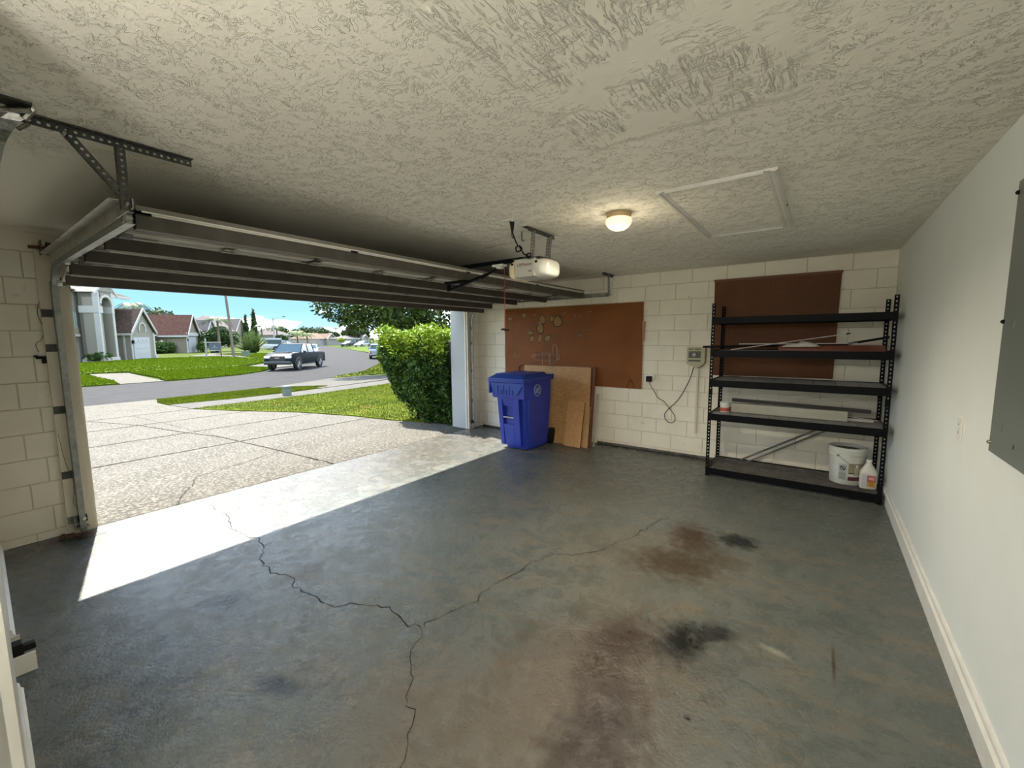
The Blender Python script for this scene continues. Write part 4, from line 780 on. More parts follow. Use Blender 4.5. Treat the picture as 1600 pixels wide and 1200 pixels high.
MB().tube(cat_paths(hb, 5), .0025, 6).tube([(hb[0][0], hb[0][1]+.005, hb[0][2]), (hb[0][0], hb[0][1]-.01, hb[0][2])], .012, 10).build('bail_handle', m_galv, bk)
# jug
jg = thing('plastic_jug', (.455, 5.33, D5), 'white gallon jug with orange and yellow label in the right corner of the bottom shelf', 'jug')
jx, jy, jz = .452, 5.31, D5+.003; m_jug = M('jug_white', (.66, .65, .58), .35)
def sqr(r, z, e_=.55): return [(jx+r*math.copysign(abs(math.cos(a))**e_, math.cos(a)), jy+r*math.copysign(abs(math.sin(a))**e_, math.sin(a)), jz+z) for a in [2*PI*k/24 for k in range(24)]]
MB().loft([sqr(.058, 0), sqr(.066, .008), sqr(.068, .03), sqr(.068, .155), sqr(.066, .17), sqr(.022, .245, .9), sqr(.0195, .255, 1), sqr(.0195, .27, 1)]).build('jug_body', m_jug, jg, True)
MB().lathe([(0, 0), (.023, 0), (.023, .018), (.021, .02), (0, .02)], (jx, jy, jz+.262), 16).build('cap', m_white_pl, jg, True)
MB().box(jx-.052, jx+.052, jy-.0705, jy-.0685, jz+.025, jz+.15).build('label', M('label_lilac', (.50, .50, .58), .5), jg)
MB().box(jx-.012, jx+.052, jy-.072, jy-.0705, jz+.03, jz+.075).build('label_block', M('label_yellow', (.50, .28, .04), .5), jg)
MB().box(jx-.012, jx+.052, jy-.072, jy-.0705, jz+.075, jz+.14).build('label_block', M('label_orange', (.40, .11, .05), .5), jg)
MB().box(jx+.0, jx+.042, jy-.0728, jy-.072, jz+.10, jz+.125).build('label_print', M('label_pink', (.62, .35, .42), .5), jg)
for k in range(3): MB().box(jx+.008, jx+.036, jy-.0728, jy-.072, jz+.042+.011*k, jz+.045+.011*k).build('print_line', m_rubber, jg)
MB().tube(cat_paths([(jx+.02, jy+.055, jz+.17), (jx+.02, jy+.062, jz+.20), (jx+.01, jy+.03, jz+.235)], 5), .009, 8).build('grip', m_jug, jg, True)
# ================================================================ electrical panel and outlet on right wall
ep = thing('electrical_panel', (.592, 2.2, 1.5), 'grey metal breaker panel cover on the right wall', 'electrical panel')
m_panel = M('panel_grey', (.20, .23, .21), .32, .2, spec=.6)
MB().box(.566, .572, 2.02, 2.455, 1.12, 2.15).box(.572, .592, 2.04, 2.435, 1.14, 2.13).build('cover', m_panel, ep, bevel=.003)
MB().box(.560, .566, 2.05, 2.195, 1.20, 2.05).build('door_leaf', m_panel, ep, bevel=.002)
MB().box(.5655, .5665, 2.196, 2.202, 1.18, 2.07).build('door_gap', m_rubber, ep)
for y, z in ((2.442, 2.107), (2.442, 1.63), (2.442, 1.158)): MB().lathe([(.002, .010), (.007, .007), (.0085, 0)], (0, 0, 0), 12, Matrix.Translation((.566, y, z)) @ Matrix.Rotation(-PI/2, 4, 'Y')).build('screw', m_black if z > 1.2 else m_shiny, ep, True)
for z in (1.22, 1.60): MB().box(.5645, .566, 2.33, 2.345, z, z+.035).build('embossed_mark', m_panel, ep)
ol = thing('light_switch', (.592, 3.0, 1.11), 'white outlet plate on the right wall below the breaker panel', 'outlet')
MB().box(.585, .592, 2.962, 3.036, 1.055, 1.172).build('plate', m_white_pl, ol, bevel=.0025)
for z in (1.082, 1.122): MB().box(.5825, .585, 2.978, 3.02, z, z+.032).build('socket', m_trim, ol)
MB().box(.582, .5835, 2.992, 2.994, 1.09, 1.10).box(.582, .5835, 3.003, 3.005, 1.09, 1.10).box(.582, .5835, 2.992, 2.994, 1.13, 1.14).box(.582, .5835, 3.003, 3.005, 1.13, 1.14).build('slot', m_rubber, ol)
# ================================================================ left wall details
cf = tag(MB().tube([(-4.925, .335, 2.41), (-4.925, .335, 2.27)], .018, 10).tube([(-4.93, .334, 2.27), (-4.93, .345, 2.05)], .012, 10).build('conduit', m_block, None, True), 'short corrugated white conduit at the top of the left block wall', 'conduit')
for k in range(18): MB().lathe([(.0135, -.002), (.016, 0), (.0135, .002)], (-4.93, .337+.0004*k, 2.26-.011*k), 10).build('corrugation', m_block, cf)
sn = thing('bell_wire', (-4.93, .52, 1.5), 'thin dark wire dangling on the left block wall with a black clip', 'wire')
MB().tube(cat_paths([(-4.93, .56, 1.93), (-4.93, .535, 1.85), (-4.93, .53, 1.78), (-4.93, .55, 1.68), (-4.93, .535, 1.60), (-4.93, .50, 1.56), (-4.925, .51, 1.50)], 5), .0022, 5).build('wire_strand', M('brown_wire', (.13, .08, .05), .7), sn)
MB().box(-4.935, -4.915, .49, .545, 1.445, 1.465).box(-4.935, -4.91, .52, .55, 1.41, 1.46).box(-4.93, -4.91, .48, .50, 1.46, 1.475).build('clip', m_rubber, sn)
w2 = thing('sensor_wire', (-4.9, .58, .5), 'thin cream wire running down the left jamb to the door sensor', 'wire')
MB().tube(cat_paths([(-4.898, .553, .85), (-4.895, .575, .60), (-4.895, .605, .46), (-4.895, .60, .35), (-4.895, .59, .26), (-4.89, .615, .20), (-4.89, .625, .14)], 5), .002, 5).build('wire_strand', M('aged_wire', (.35, .29, .18), .7), w2)
ss = thing('door_sensor', (-4.86, .60, .1), 'small grey and black safety sensor at the foot of the left door track', 'sensor')
MB().box(-4.875, -4.84, .60, .655, .10, .155).build('sensor_body', m_rubber, ss, bevel=.004); MB().tube([(-4.84, .635, .128), (-4.825, .635, .128)], .012, 10).build('sensor_eye', m_white_pl, ss)
MB().box(-4.89, -4.82, .575, .58, .06, .15).box(-4.89, -4.82, .575, .66, .058, .063).build('sensor_bracket', m_galv, ss)
ss2 = tag(MB().box(-4.875, -4.84, 5.47, 5.52, .10, .155).tube([(-4.84, 5.50, .128), (-4.825, 5.50, .128)], .012, 10).build('door_sensor', m_rubber), 'black safety sensor at the foot of the right door track', 'sensor')
for i, (x, y, a, l_) in enumerate(((-4.83, .56, .4, .12), (-4.78, .62, 1.2, .1), (-4.86, .50, -.3, .14), (-4.80, .52, .9, .08))):
    c_, s_ = math.cos(a)*l_/2, math.sin(a)*l_/2
    tag(MB().tube([(x-c_, y-s_, .008), (x, y, .03), (x+c_, y+s_, .010)], .007, 6).build('debris', m_rust, None, True), 'dark leaf litter and rubbish at the foot of the left door track', 'debris', 'litter by the left track')
# ================================================================ outside ground
ROAD = [(-23, -40), (-23, 5), (-24, 10.5), (-27.5, 15.2), (-33, 19.5), (-40, 24.5), (-53.8, 34), (-66, 40), (-110, 62), (-190, 100)]
RA = np.array(ROAD, float)
def rdist(x, y):
    """signed distance to the road centre line, negative on the far (left) side"""
    p = np.stack([np.asarray(x, float), np.asarray(y, float)], -1); best = np.full(p.shape[:-1], 1e9); sg = np.ones(p.shape[:-1])
    for a, b in zip(RA[:-1], RA[1:]):
        d = b-a; t = np.clip(((p-a) @ d)/(d @ d), 0, 1); q = a+t[..., None]*d; e_ = p-q; L = np.hypot(e_[..., 0], e_[..., 1])
        s = np.where(d[0]*e_[..., 1]-d[1]*e_[..., 0] > 0, -1.0, 1.0); m = L < best; best = np.where(m, L, best); sg = np.where(m, s, sg)
    return best*sg
def terr(x, y):
    d = rdist(x, y); a = np.maximum(np.abs(d)-4, 0)*.0354
    return -.5+np.where(d > 0, np.minimum(a, .49), np.minimum(a, .27))
def tz(x, y): return float(terr(np.array([x]), np.array([y]))[0])
m_soil = M('turf_base', (0.050, 0.074, 0.006), .9, col2=(0.033, 0.053, 0.005), vs=1.2, spec=.06)
xs = np.concatenate([np.arange(-220, -70, 6.0), np.arange(-70, -5.3, 1.0), [-5.3]]); ys = np.concatenate([np.arange(-60, 0, 4.0), np.arange(0, 45, 1.0), np.arange(45, 160, 5.0)])
X, Y = np.meshgrid(xs, ys, indexing='ij'); Z = terr(X, Y)-.03; Z = np.where(np.abs(rdist(X, Y)) < 4.6, -.72, Z)
nx, ny = X.shape; V = np.stack([X, Y, Z], -1).reshape(-1, 3); idx = np.arange(nx*ny).reshape(nx, ny)
F = np.stack([idx[:-1, :-1], idx[1:, :-1], idx[1:, 1:], idx[:-1, 1:]], -1).reshape(-1, 4)
struct(npmesh('ground', V, F, m_soil))
struct(MB().box(-900, -5.3, -700, 900, -1.4, -1.2).build('ground_far', m_soil))
def slab(name, poly, off, mat, th=.12, parent=None, step=1.0, maxcut=90):
    bm = bmesh.new(); vs = [bm.verts.new((x, y, 0)) for x, y in poly]; bm.faces.new(vs); bmesh.ops.triangulate(bm, faces=bm.faces)
    xs_ = [p[0] for p in poly]; ys_ = [p[1] for p in poly]
    for ax, lo, hi in ((0, min(xs_), max(xs_)), (1, min(ys_), max(ys_))):
        n = int(min((hi-lo)/step, maxcut)); 
        for k in range(1, n+1):
            co = [0, 0, 0]; co[ax] = lo+(hi-lo)*k/(n+1); no_ = [0, 0, 0]; no_[ax] = 1
            bmesh.ops.bisect_plane(bm, geom=bm.verts[:]+bm.edges[:]+bm.faces[:], plane_co=co, plane_no=no_)
    bmesh.ops.triangulate(bm, faces=bm.faces)
    tv = bm.verts[:]; z = terr(np.array([v.co.x for v in tv]), np.array([v.co.y for v in tv]))
    r = bmesh.ops.extrude_face_region(bm, geom=bm.faces[:]); nv = [g_ for g_ in r['geom'] if isinstance(g_, bmesh.types.BMVert)]
    for v, zz in zip(tv, z): v.co.z = zz+off-th
    z2 = terr(np.array([v.co.x for v in nv]), np.array([v.co.y for v in nv]))
    for v, zz in zip(nv, z2): v.co.z = zz+off
    bmesh.ops.recalc_face_normals(bm, faces=bm.faces); me = bpy.data.meshes.new(name); bm.to_mesh(me); bm.free()
    return link(name, me, mat, parent)
# asphalt street
m_asph = M('asphalt', (0.040, 0.040, 0.041), .85, col2=(0.033, 0.033, 0.034), vs=1.6, bump=.3, bs=60, bdist=.01, col3=(0.048, 0.048, 0.048), vs3=50, lo3=.5, hi3=.7, spec=.06)
def offs(d):
    o = []
    for i, p in enumerate(RA):
        a = RA[max(i-1, 0)]; b = RA[min(i+1, len(RA)-1)]; t = (b-a)/np.hypot(*(b-a)); o.append((p[0]-t[1]*(-1)*0+(-t[1])*(-d)*-1*0, 0)); o[-1] = (p[0]+t[1]*d, p[1]-t[0]*d)
    return o
L_, R_e = offs(-4), offs(4)
st = MB(); ra_, rb2 = offs(-4.02), offs(4.02)
st.add([(x, y, -.5) for x, y in ra_]+[(x, y, -.5) for x, y in rb2]+[(x, y, -.7) for x, y in ra_]+[(x, y, -.7) for x, y in rb2], [(i, i+1, len(ra_)+i+1, len(ra_)+i) for i in range(len(ra_)-1)])
struct(st.build('street', m_asph))
m_conc = M('driveway_concrete', (0.088, 0.081, 0.068), .8, col2=(0.069, 0.064, 0.053), vs=1.3, bump=.4, bs=45, bdist=.008, col3=(0.160, 0.151, 0.128), vs3=34, lo3=.5, hi3=.56, spec=.06)
m_walk = M('sidewalk_concrete', (0.091, 0.089, 0.079), .8, col2=(0.079, 0.075, 0.065), vs=2, bump=.2, bs=60, spec=.06)
dw = struct(MB().box(-5.30, -4.95, .2, 5.76, -.16, -.012).build('driveway', m_conc))
J = .008
def yr(x):   # right edge of the driveway
    P = [(-4.9, 5.75), (-5.9, 5.72), (-6.5, 5.5), (-6.9, 5.43), (-8.28, 5.42), (-10.16, 5.2), (-12.4, 4.56), (-14.1, 4.2), (-16.2, 4.2), (-17.5, 4.25), (-19.0, 4.7)]
    for (a, b), (c_, d_) in zip(P[:-1], P[1:]):
        if c_ <= x <= a: return b+(d_-b)*(a-x)/(a-c_)
    return P[-1][1]
def slabs(xa, xb, rows):
    for ya, yb_ in rows:
        pts = []
        n = 4
        for k in range(n+1): x = xa+(xb-xa)*k/n; pts.append((x, ya))
        for k in range(n, -1, -1): x = xa+(xb-xa)*k/n; pts.append((x, yr(x) if yb_ is None else yb_))
        slab('slab', pts, .0, m_conc, .1, dw, 1.2)
for xa, xb in ((-4.962, -7.75), (-7.76, -9.66), (-9.67, -11.85), (-11.86, -14.1)):
    slabs(xa, xb, [(.2, 2.92), (2.93, None)])
for xa, xb in ((-14.11, -16.2), (-16.21, -19.0)): slabs(xa, xb, [(-.8, 1.9), (1.91, None)])
ragged([(-4.97, 1.27), (-5.5, 1.55), (-5.95, 1.77), (-6.1, 2.3), (-6.37, 2.92), (-6.6, 3.4)], .008, z=.003, zf=tz, name='crack', parent=dw, mat=M('driveway_crack', (.035, .03, .024), .95, spec=.05), seed=5)
ragged([(-8.5, 2.92), (-9.7, 2.75), (-11.9, 2.55), (-14.0, 2.1)], .026, z=.004, zf=tz, name='joint_seam', parent=dw, mat=bpy.data.materials['driveway_crack'], seed=6)
for x in (-7.755, -9.665, -11.855, -14.105): ragged([(x, .25), (x, 2.9), (x, yr(x)-.03)], .034, z=.004, zf=tz, name='joint_seam', parent=dw, mat=bpy.data.materials['driveway_crack'], seed=7, jit=.003)
ragged([(-4.985, 2.93), (-6.5, 2.93), (-8.5, 2.92)], .022, z=.004, zf=tz, name='joint_seam', parent=dw, mat=bpy.data.materials['driveway_crack'], seed=7, jit=.003)
ragged([(-4.945, .72), (-4.945, 3.0), (-4.945, 5.45)], .014, z=.0008, name='joint_seam', parent=dw, mat=bpy.data.materials['driveway_crack'], seed=8, jit=.002)
sw_ = struct(slab('sidewalk', [(-14.12, 4.24), (-16.2, 4.24), (-16.2, 5.7), (-14.12, 5.7)], .0, m_walk, .1))
for k in range(14):
    ya = 5.712+1.5*k; dx = max(0, (ya-8))*.17; dx2 = max(0, (ya+1.5-8))*.17
    slab('slab', [(-14.12-dx, ya), (-15.9-dx, ya), (-15.9-dx2, ya+1.49), (-14.12-dx2, ya+1.49)], .0, m_walk, .1, sw_, 1.5)
for k in range(7):
    ya = 8.3+k*1.5
    pass
# neighbour's apron joining the street right of the verge
ap = struct(slab('driveway_apron', [(-16.25, 9.3), (-17.6, 9.0), (-19.4, 8.6), (-21.2, 12.6), (-20.8, 14.6), (-17.4, 14.6), (-16.6, 11.0)], .004, m_walk, .1))
# lawns
def lawn(name, poly, off, mat, label, blades=0, hgt=.05, bw=.012, tone=None, region=None):
    o = stuff(slab(name, poly, off, mat, .12)); o['label'] = label; o['category'] = 'grass'
    if blades:
        A_ = np.array(poly); lo, hi = A_.min(0), A_.max(0)
        if region: lo, hi = np.maximum(lo, region[0]), np.minimum(hi, region[1])
        pts = RNG.uniform(lo, hi, (int(blades*3), 2))
        # point in polygon
        x, y = pts[:, 0], pts[:, 1]; ins = np.zeros(len(pts), bool); j = len(A_)-1
        for i in range(len(A_)):
            xi, yi, xj, yj = *A_[i], *A_[j]; c_ = ((yi > y) != (yj > y)) & (x < (xj-xi)*(y-yi)/(yj-yi+1e-12)+xi); ins ^= c_; j = i
        pts = pts[ins][:blades]; n = len(pts); z = terr(pts[:, 0], pts[:, 1])+off-.005
        a = RNG.uniform(0, 2*PI, n); h = hgt*RNG.uniform(.5, 1.2, n); d = np.stack([np.cos(a), np.sin(a)], -1)*bw; ln = RNG.normal(0, .35, (n, 2))*h[:, None]
        v = np.zeros((n, 3, 3)); v[:, 0, :2] = pts-d; v[:, 1, :2] = pts+d; v[:, 2, :2] = pts+ln; v[:, :2, 2] = z[:, None]; v[:, 2, 2] = z+h
        g_ = npmesh('grass_blades', v.reshape(-1, 3), np.arange(n*3).reshape(n, 3), tone or mat, o); stuff(g_)
    return o
m_g1 = M('near_grass', (0.088, 0.112, 0.004), .8, col2=(0.055, 0.076, 0.004), vs=.9, col3=(0.138, 0.112, 0.019), vs3=1.3, lo3=.58, hi3=.7, spec=.06)
m_g1b = M('near_grass_blades', (0.124, 0.156, 0.004), .7, col2=(0.073, 0.105, 0.004), vs=1.2, col3=(0.166, 0.138, 0.020), vs3=1.3, lo3=.58, hi3=.7, spec=.06)
m_g2 = M('bright_grass', (0.062, 0.094, 0.003), .8, col2=(0.045, 0.074, 0.003), vs=2.5, bump=.5, bs=14, bdist=.05, spec=.06)
m_g2b = M('bright_grass_blades', (0.130, 0.189, 0.004), .7, col2=(0.094, 0.145, 0.004), vs=3, spec=.06)
edge = [(x, yr(x)+.02) for x in (-5.4, -5.9, -6.5, -6.9, -8.28, -10.16, -12.4, -14.1)]
lawn('lawn', edge+[(-14.1, 5.7), (-14.1, 8.0), (-15.2, 14.6), (-16, 18), (-16, 26), (-5.4, 26)], .02, m_g1, 'near lawn of mottled green and straw-coloured grass beside the driveway and hedge', 130000, .035, .0065, m_g1b, ((-15, 4), (-6, 16)))
lawn('grass_verge', [(-16.25, 4.25), (-17.4, 4.3), (-18.9, 4.6), (-19.0, 6.1), (-19.1, 8.0), (-18.2, 9.2), (-16.9, 9.9), (-16.3, 8.4), (-16.0, 7.0), (-16.0, 5.6)], .02, m_g1, 'narrow grass verge between the sidewalk and the street', 30000, .035, .009, m_g1b)
lawn('grass_verge.001', [(-20.9, 14.65), (-21.4, 12.7), (-23.6, 16.3), (-30, 22.3), (-28, 25), (-21, 19)], .03, m_g1, 'patchy grass verge behind the hedge where the street bends', 5000, .07, .03, m_g1b)
far_e = [tuple(p) for p in []]
def cpt(s_, d):   # point at station s along the road from its first bend, offset d
    P = RA; L = 0
    for a, b in zip(P[:-1], P[1:]):
        l_ = np.hypot(*(b-a))
        if L+l_ >= s_: t = (b-a)/l_; q = a+t*(s_-L); return (q[0]+t[1]*d, q[1]-t[0]*d)
        L += l_
    return tuple(P[-1])
# far side: near strip, driveway of the beige house, long strip
lawn('lawn.001', [(-27.05, -6), (-27.05, 5.2), (-28.2, 5.3), (-32.6, 4.9), (-32.6, -6)], .07, m_g2, 'bright lawn patch across the street, left of the beige house driveway', 9000, .08, .035, m_g2b, ((-33, 1), (-27, 6)))
slab_far = struct(slab('driveway_far', [(-27.03, 5.3), (-27.05, 7.0), (-32.7, 6.8), (-33.0, 5.9), (-33, 5.2)], .03, m_conc))
edge2 = []
for k in range(9): edge2.append(cpt(45+k*2.2+3, -4.05))
edge2 = [(-27.05, 7.05), (-27.1, 8.5), (-27.9, 10.8), (-29.5, 12.7), (-32.3, 14.9)]
lawn('lawn.002', edge2+[(-34.5, 13.6), (-33.2, 9.0), (-33.0, 6.9), (-29, 7.3)], .07, m_g2, 'bright lawn strip along the far kerb, ahead of the dark pickup', 18000, .08, .035, m_g2b)
lawn('lawn.003', [(-33.05, -6), (-33.05, 5), (-33.4, 9), (-35.0, 13.4), (-39, 16.8), (-46, 19.3), (-55, 20.6), (-53.6, 13.0), (-51.0, 11.2), (-47.6, 7.6), (-45, -6)], .10, m_g2, 'large bright front lawn of the beige house across the street', 26000, .08, .04, m_g2b, ((-52, 3), (-33, 19)))
struct(slab('sidewalk_far', [(-34.4, 13.7), (-32.4, 15.2), (-33.5, 17.0), (-41, 22.0), (-56, 32.0), (-58, 30.5), (-43, 20.2), (-37.6, 16.4)], .05, m_walk))
lawn('lawn.004', [(-39.2, 16.9), (-43.2, 20.1), (-58, 30.4), (-66, 34), (-70, 28), (-60, 20.2), (-46.3, 19.7)], .10, m_g2, 'bright lawn with the spiky bush, beyond the sidewalk', 9000, .10, .05, m_g2b, ((-60, 17), (-39, 31)))
lawn('lawn.005', [(-45.5, 32.5), (-52, 37.9), (-64, 43.6), (-80, 51.5), (-90, 62), (-70, 62), (-50, 44)], .06, m_g2, 'bright lawn on the right side of the street beyond the silver car')
struct(slab('driveway_far.001', [(-55, 16.5), (-47.5, 18.8), (-60.5, 26), (-64, 22)], .13, m_walk))
# ================================================================ vegetation builders
m_leafd = M('leaf_dark', (0.039, 0.078, 0.016), .5, col2=(0.023, 0.052, 0.012), vs=9, spec=.15); m_leafm = M('leaf_mid', (0.066, 0.128, 0.019), .5, col2=(0.033, 0.072, 0.013), vs=3, spec=.15)
m_leafb = M('leaf_bright', (0.267, 0.366, 0.022), .5, col2=(0.156, 0.244, 0.022), vs=4, spec=.15); m_bark = M('bark', (.16, .13, .10), .9, col2=(.09, .07, .05), vs=8)
m_leafg = M('leaf_olive', (.055, .085, .014), .6, col2=(.028, .045, .010), vs=1.5, spec=.12); m_leafp = M('leaf_pale', (.16, .21, .08), .6, col2=(.09, .14, .04), vs=2, spec=.15)
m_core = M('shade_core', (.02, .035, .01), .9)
def leaves(name, pts, size, mat, parent, nrm=None, k=4):
    n = len(pts); pts = np.asarray(pts)
    a = RNG.normal(size=(n, 3)); a[:, 2] *= .7; a /= np.linalg.norm(a, axis=1, keepdims=True)
    b = RNG.normal(size=(n, 3)); b -= (b*a).sum(1, keepdims=True)*a; b /= np.linalg.norm(b, axis=1, keepdims=True)
    s = size*RNG.uniform(.6, 1.3, (n, 1)); c_ = np.cross(a, b)*s*.18
    v = np.stack([pts-a*s, pts+b*s*.42+c_, pts+a*s, pts-b*s*.42+c_], 1)
    return stuff(npmesh(name, v.reshape(-1, 3), np.arange(n*4).reshape(n, 4), mat, parent))
def blobpts(n, centers, fill=.35):
    c_ = np.array([q[:3] for q in centers]); r = np.array([q[3:6] if len(q) > 4 else (q[3],)*3 for q in centers]); w_ = r.prod(1)**(2/3); w_ = w_/w_.sum()
    i = RNG.choice(len(c_), n, p=w_); d = RNG.normal(size=(n, 3)); d /= np.linalg.norm(d, axis=1, keepdims=True); rad = RNG.uniform(fill, 1.08, (n, 1))**.6
    return c_[i]+d*rad*r[i]
def ellip(name, centers, mat, parent, sc=.8):
    mb = MB()
    for q in centers:
        r = q[3:6] if len(q) > 4 else (q[3],)*3; rings = []
        for k in range(1, 6):
            f = PI*k/6; rings.append([(q[0]+sc*r[0]*math.sin(f)*math.cos(2*PI*j/8), q[1]+sc*r[1]*math.sin(f)*math.sin(2*PI*j/8), q[2]-sc*r[2]*math.cos(f)) for j in range(8)])
        mb.loft(rings)
    return stuff(mb.build(name, mat, parent))
def tree(name, x, y, label, cat, centers, n, size, mat, trunk=None, core=True, group=None):
    z = tz(x, y)-.05; t = thing(name, (x, y, z), label, cat, group)
    cs = [(x+q[0], y+q[1], z+q[2], *q[3:]) for q in centers]
    leaves('foliage', blobpts(n, cs), size, mat, t)
    if core: ellip('inner_foliage', cs, m_core, t, .72)
    if trunk:
        r, h = trunk; MB().tube([(x, y, z-.1), (x+.05*h*.3, y, z+h*.5), (x, y+.02*h, z+h)], [r, r*.75, r*.5], 8).build('trunk', m_bark, t, True)
        for q in cs[:5]: MB().tube([(x, y+.02*h, z+h*.85), (q[0], q[1], q[2])], [r*.4, r*.15], 6).build('branch', m_bark, t, True)
    return t
def palm(x, y, h, label, R_=2.2, n=18, group=None, mat=None, tr=.13):
    z = tz(x, y)-.05; t = thing('palm_tree', (x, y, z), label, 'palm', group)
    MB().tube([(x, y, z), (x+.1, y, z+h*.5), (x, y, z+h)], [tr*1.3, tr, tr*.8], 8).build('trunk', m_bark, t, True)
    vs = []; fs = []
    for i in range(n):
        a = 2*PI*i/n+random.uniform(-.2, .2); up = random.uniform(.1, 1.2); L = R_*random.uniform(.85, 1.1); d = Vector((math.cos(a), math.sin(a), 0)); s_ = Vector((-math.sin(a), math.cos(a), 0)); P = []
        for k in range(9):
            u = k/8; P.append(Vector((x, y, z+h))+d*L*u*(1-.12*up)+Vector((0, 0, L*(up*.75*u-(.55+.35*up)*u*u*1.25))))
        for k in range(1, 9):
            w_ = L*.26*math.sin(PI*min(1, k/8*.9+.1))
            for sg in (1, -1):
                for q in (0, .25, .5, .75):
                    p0 = P[k-1].lerp(P[k], q); tip = p0+s_*sg*w_+d*L*.08+Vector((0, 0, -w_*.45)); b_ = len(vs)
                    vs += [p0, p0+(P[k]-P[k-1])*.2, tip]; fs.append((b_, b_+1, b_+2))
    stuff(npmesh('fronds', vs, fs, mat or m_leafg, t)); return t
# ---- hedge beside the opening
hx0, hx1, hy0, hy1, hz = -7.55, -5.40, 5.55, 7.4, 1.66
hd = thing('hedge', (-6.4, 6.4, -.1), 'tall clipped leafy hedge with bright new growth on top, beside the right door pillar', 'hedge')
def hpts(n, top=False):
    u = RNG.uniform(0, 1, n); f = RNG.uniform(0, 1, n); z = RNG.uniform(0, 1, n)**.8*(hz+.05)-.05
    dth = np.abs(RNG.normal(0, .09, n))
    taper = np.clip((z-.0)/1.3, 0, 1)
    x0_ = hx0+.95*(1-taper)**1.2+.08*np.sin(z*9+u*7); 
    x = np.where(f < .62, x0_+(hx1-x0_)*u, x0_+dth); y = np.where(f < .62, hy0+dth-.05*np.sin(x*7)+.04*np.sin(z*11+x*5), hy0+(hy1-hy0)*u)
    # round the vertical corner
    cx_ = np.maximum(0, x0_+.5-x); y = np.where(f < .62, y+cx_**2*.9-.22*np.clip(z/1.1, 0, 1), y)
    if top:
        x = RNG.uniform(hx0, hx1, n); y = RNG.uniform(hy0-.22, hy1, n); z = hz+RNG.normal(0, .045, n)+.07*np.sin(x*5)+.05*np.sin(y*6)-np.maximum(0, hx0+.45-x)**2*.9
    else: z = np.minimum(z, hz+.04-np.maximum(0, hx0+.45-x)**2*.9)
    return np.stack([x, y, z], -1)
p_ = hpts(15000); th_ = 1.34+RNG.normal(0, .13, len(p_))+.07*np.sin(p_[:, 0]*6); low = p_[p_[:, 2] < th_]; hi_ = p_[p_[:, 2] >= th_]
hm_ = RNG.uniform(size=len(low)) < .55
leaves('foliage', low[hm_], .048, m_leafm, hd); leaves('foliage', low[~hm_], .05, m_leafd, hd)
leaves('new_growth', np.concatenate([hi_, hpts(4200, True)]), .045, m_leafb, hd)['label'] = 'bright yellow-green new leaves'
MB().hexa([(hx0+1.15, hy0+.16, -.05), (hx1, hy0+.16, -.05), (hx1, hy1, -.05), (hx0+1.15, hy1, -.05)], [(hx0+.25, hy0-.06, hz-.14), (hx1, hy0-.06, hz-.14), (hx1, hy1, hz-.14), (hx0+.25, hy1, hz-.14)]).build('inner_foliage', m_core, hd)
for i in range(7): MB().tube([(-6.3+.14*i, 5.62+.05*(i % 3), -.1), (-6.4+.16*i, 5.70, .35)], .014, 6).build('stem', m_bark, hd)
# ---- shade tree over the street bend
tree('oak_tree', -19.5, 16.6, 'large leafy shade tree hanging over the street above the hedge', 'tree',
     [(-2.7, -2.6, 4.0, 1.5, 1.5, 1.0), (-1.2, -1.4, 3.6, 1.6, 1.6, 1.1), (.6, -1.2, 3.6, 1.7, 1.7, 1.3), (2.4, .6, 3.6, 1.9, 1.8, 1.4), (0, 1, 5.4, 3.4, 3.4, 2.0), (-2.6, .4, 4.3, 1.7, 1.7, 1.3), (3.8, 2.0, 3.6, 1.8, 1.8, 1.5), (-1.9, -2.2, 3.0, .9, .9, .5), (1.2, -.6, 2.7, 1.3, 1.3, .6), (5.2, 3.4, 3.4, 1.7, 1.7, 1.4)],
     21000, .13, m_leafg, (.24, 3.2), core=False)
# ---- shrubs, palms and trees around the houses
tree('bush', -75.3, 19.5, 'rounded green bush at the left beside the first small garage', 'bush', [(0, 0, .95, 1.2, 1.0, 1.0), (-.3, .9, .8, 1.0, .9, .9), (.2, -.9, .9, 1.0, .9, .9)], 2200, .14, m_leafm)
tree('bush', -75.4, 24.4, 'small rounded bush right of the second garage door', 'bush', [(0, 0, .8, .75), (.1, .1, 1.3, .5)], 900, .13, m_leafm)
tree('dense_tree', -78.1, 27.3, 'wide dense dark tree in front of the grey roofed house', 'tree', [(0, 0, 2.3, 1.8, 1.6, 1.5), (-.6, -1.6, 2.0, 1.6, 1.3, 1.3), (.6, 1.6, 2.1, 1.6, 1.4, 1.4), (0, .5, 3.3, 1.1, 1.4, .8)], 4200, .2, m_leafd, (.25, 2))
sp_ = thing('spiky_bush', (-61.8, 25.6, tz(-61.8, 25.6)), 'fan-shaped spiky bush with upright fronds left of the white van', 'bush')
x, y, z = sp_.location; vs = []; fs = []
for i in range(420):
    a = random.uniform(0, 2*PI); t_ = random.uniform(.0, 1.15); L = random.uniform(1.4, 2.9); d = Vector((math.sin(t_)*math.cos(a), math.sin(t_)*math.sin(a), math.cos(t_)*1.0)); s_ = Vector((-math.sin(a), math.cos(a), .2)).normalized()*.07
    b0_ = Vector((x+.3*math.cos(a)*t_, y+.3*math.sin(a)*t_, z+.3)); b_ = len(vs); vs += [b0_-s_, b0_+s_, b0_+d*L+s_*.8-Vector((0, 0, .15*L*t_)), b0_+d*L*1.05-s_*.8-Vector((0, 0, .15*L*t_))]; fs.append((b_, b_+1, b_+2, b_+3))
stuff(npmesh('fronds', vs, fs, m_leafp, sp_)); leaves('foliage', blobpts(900, [(x, y, z+.8, .9, .9, .8)]), .2, m_leafd, sp_)
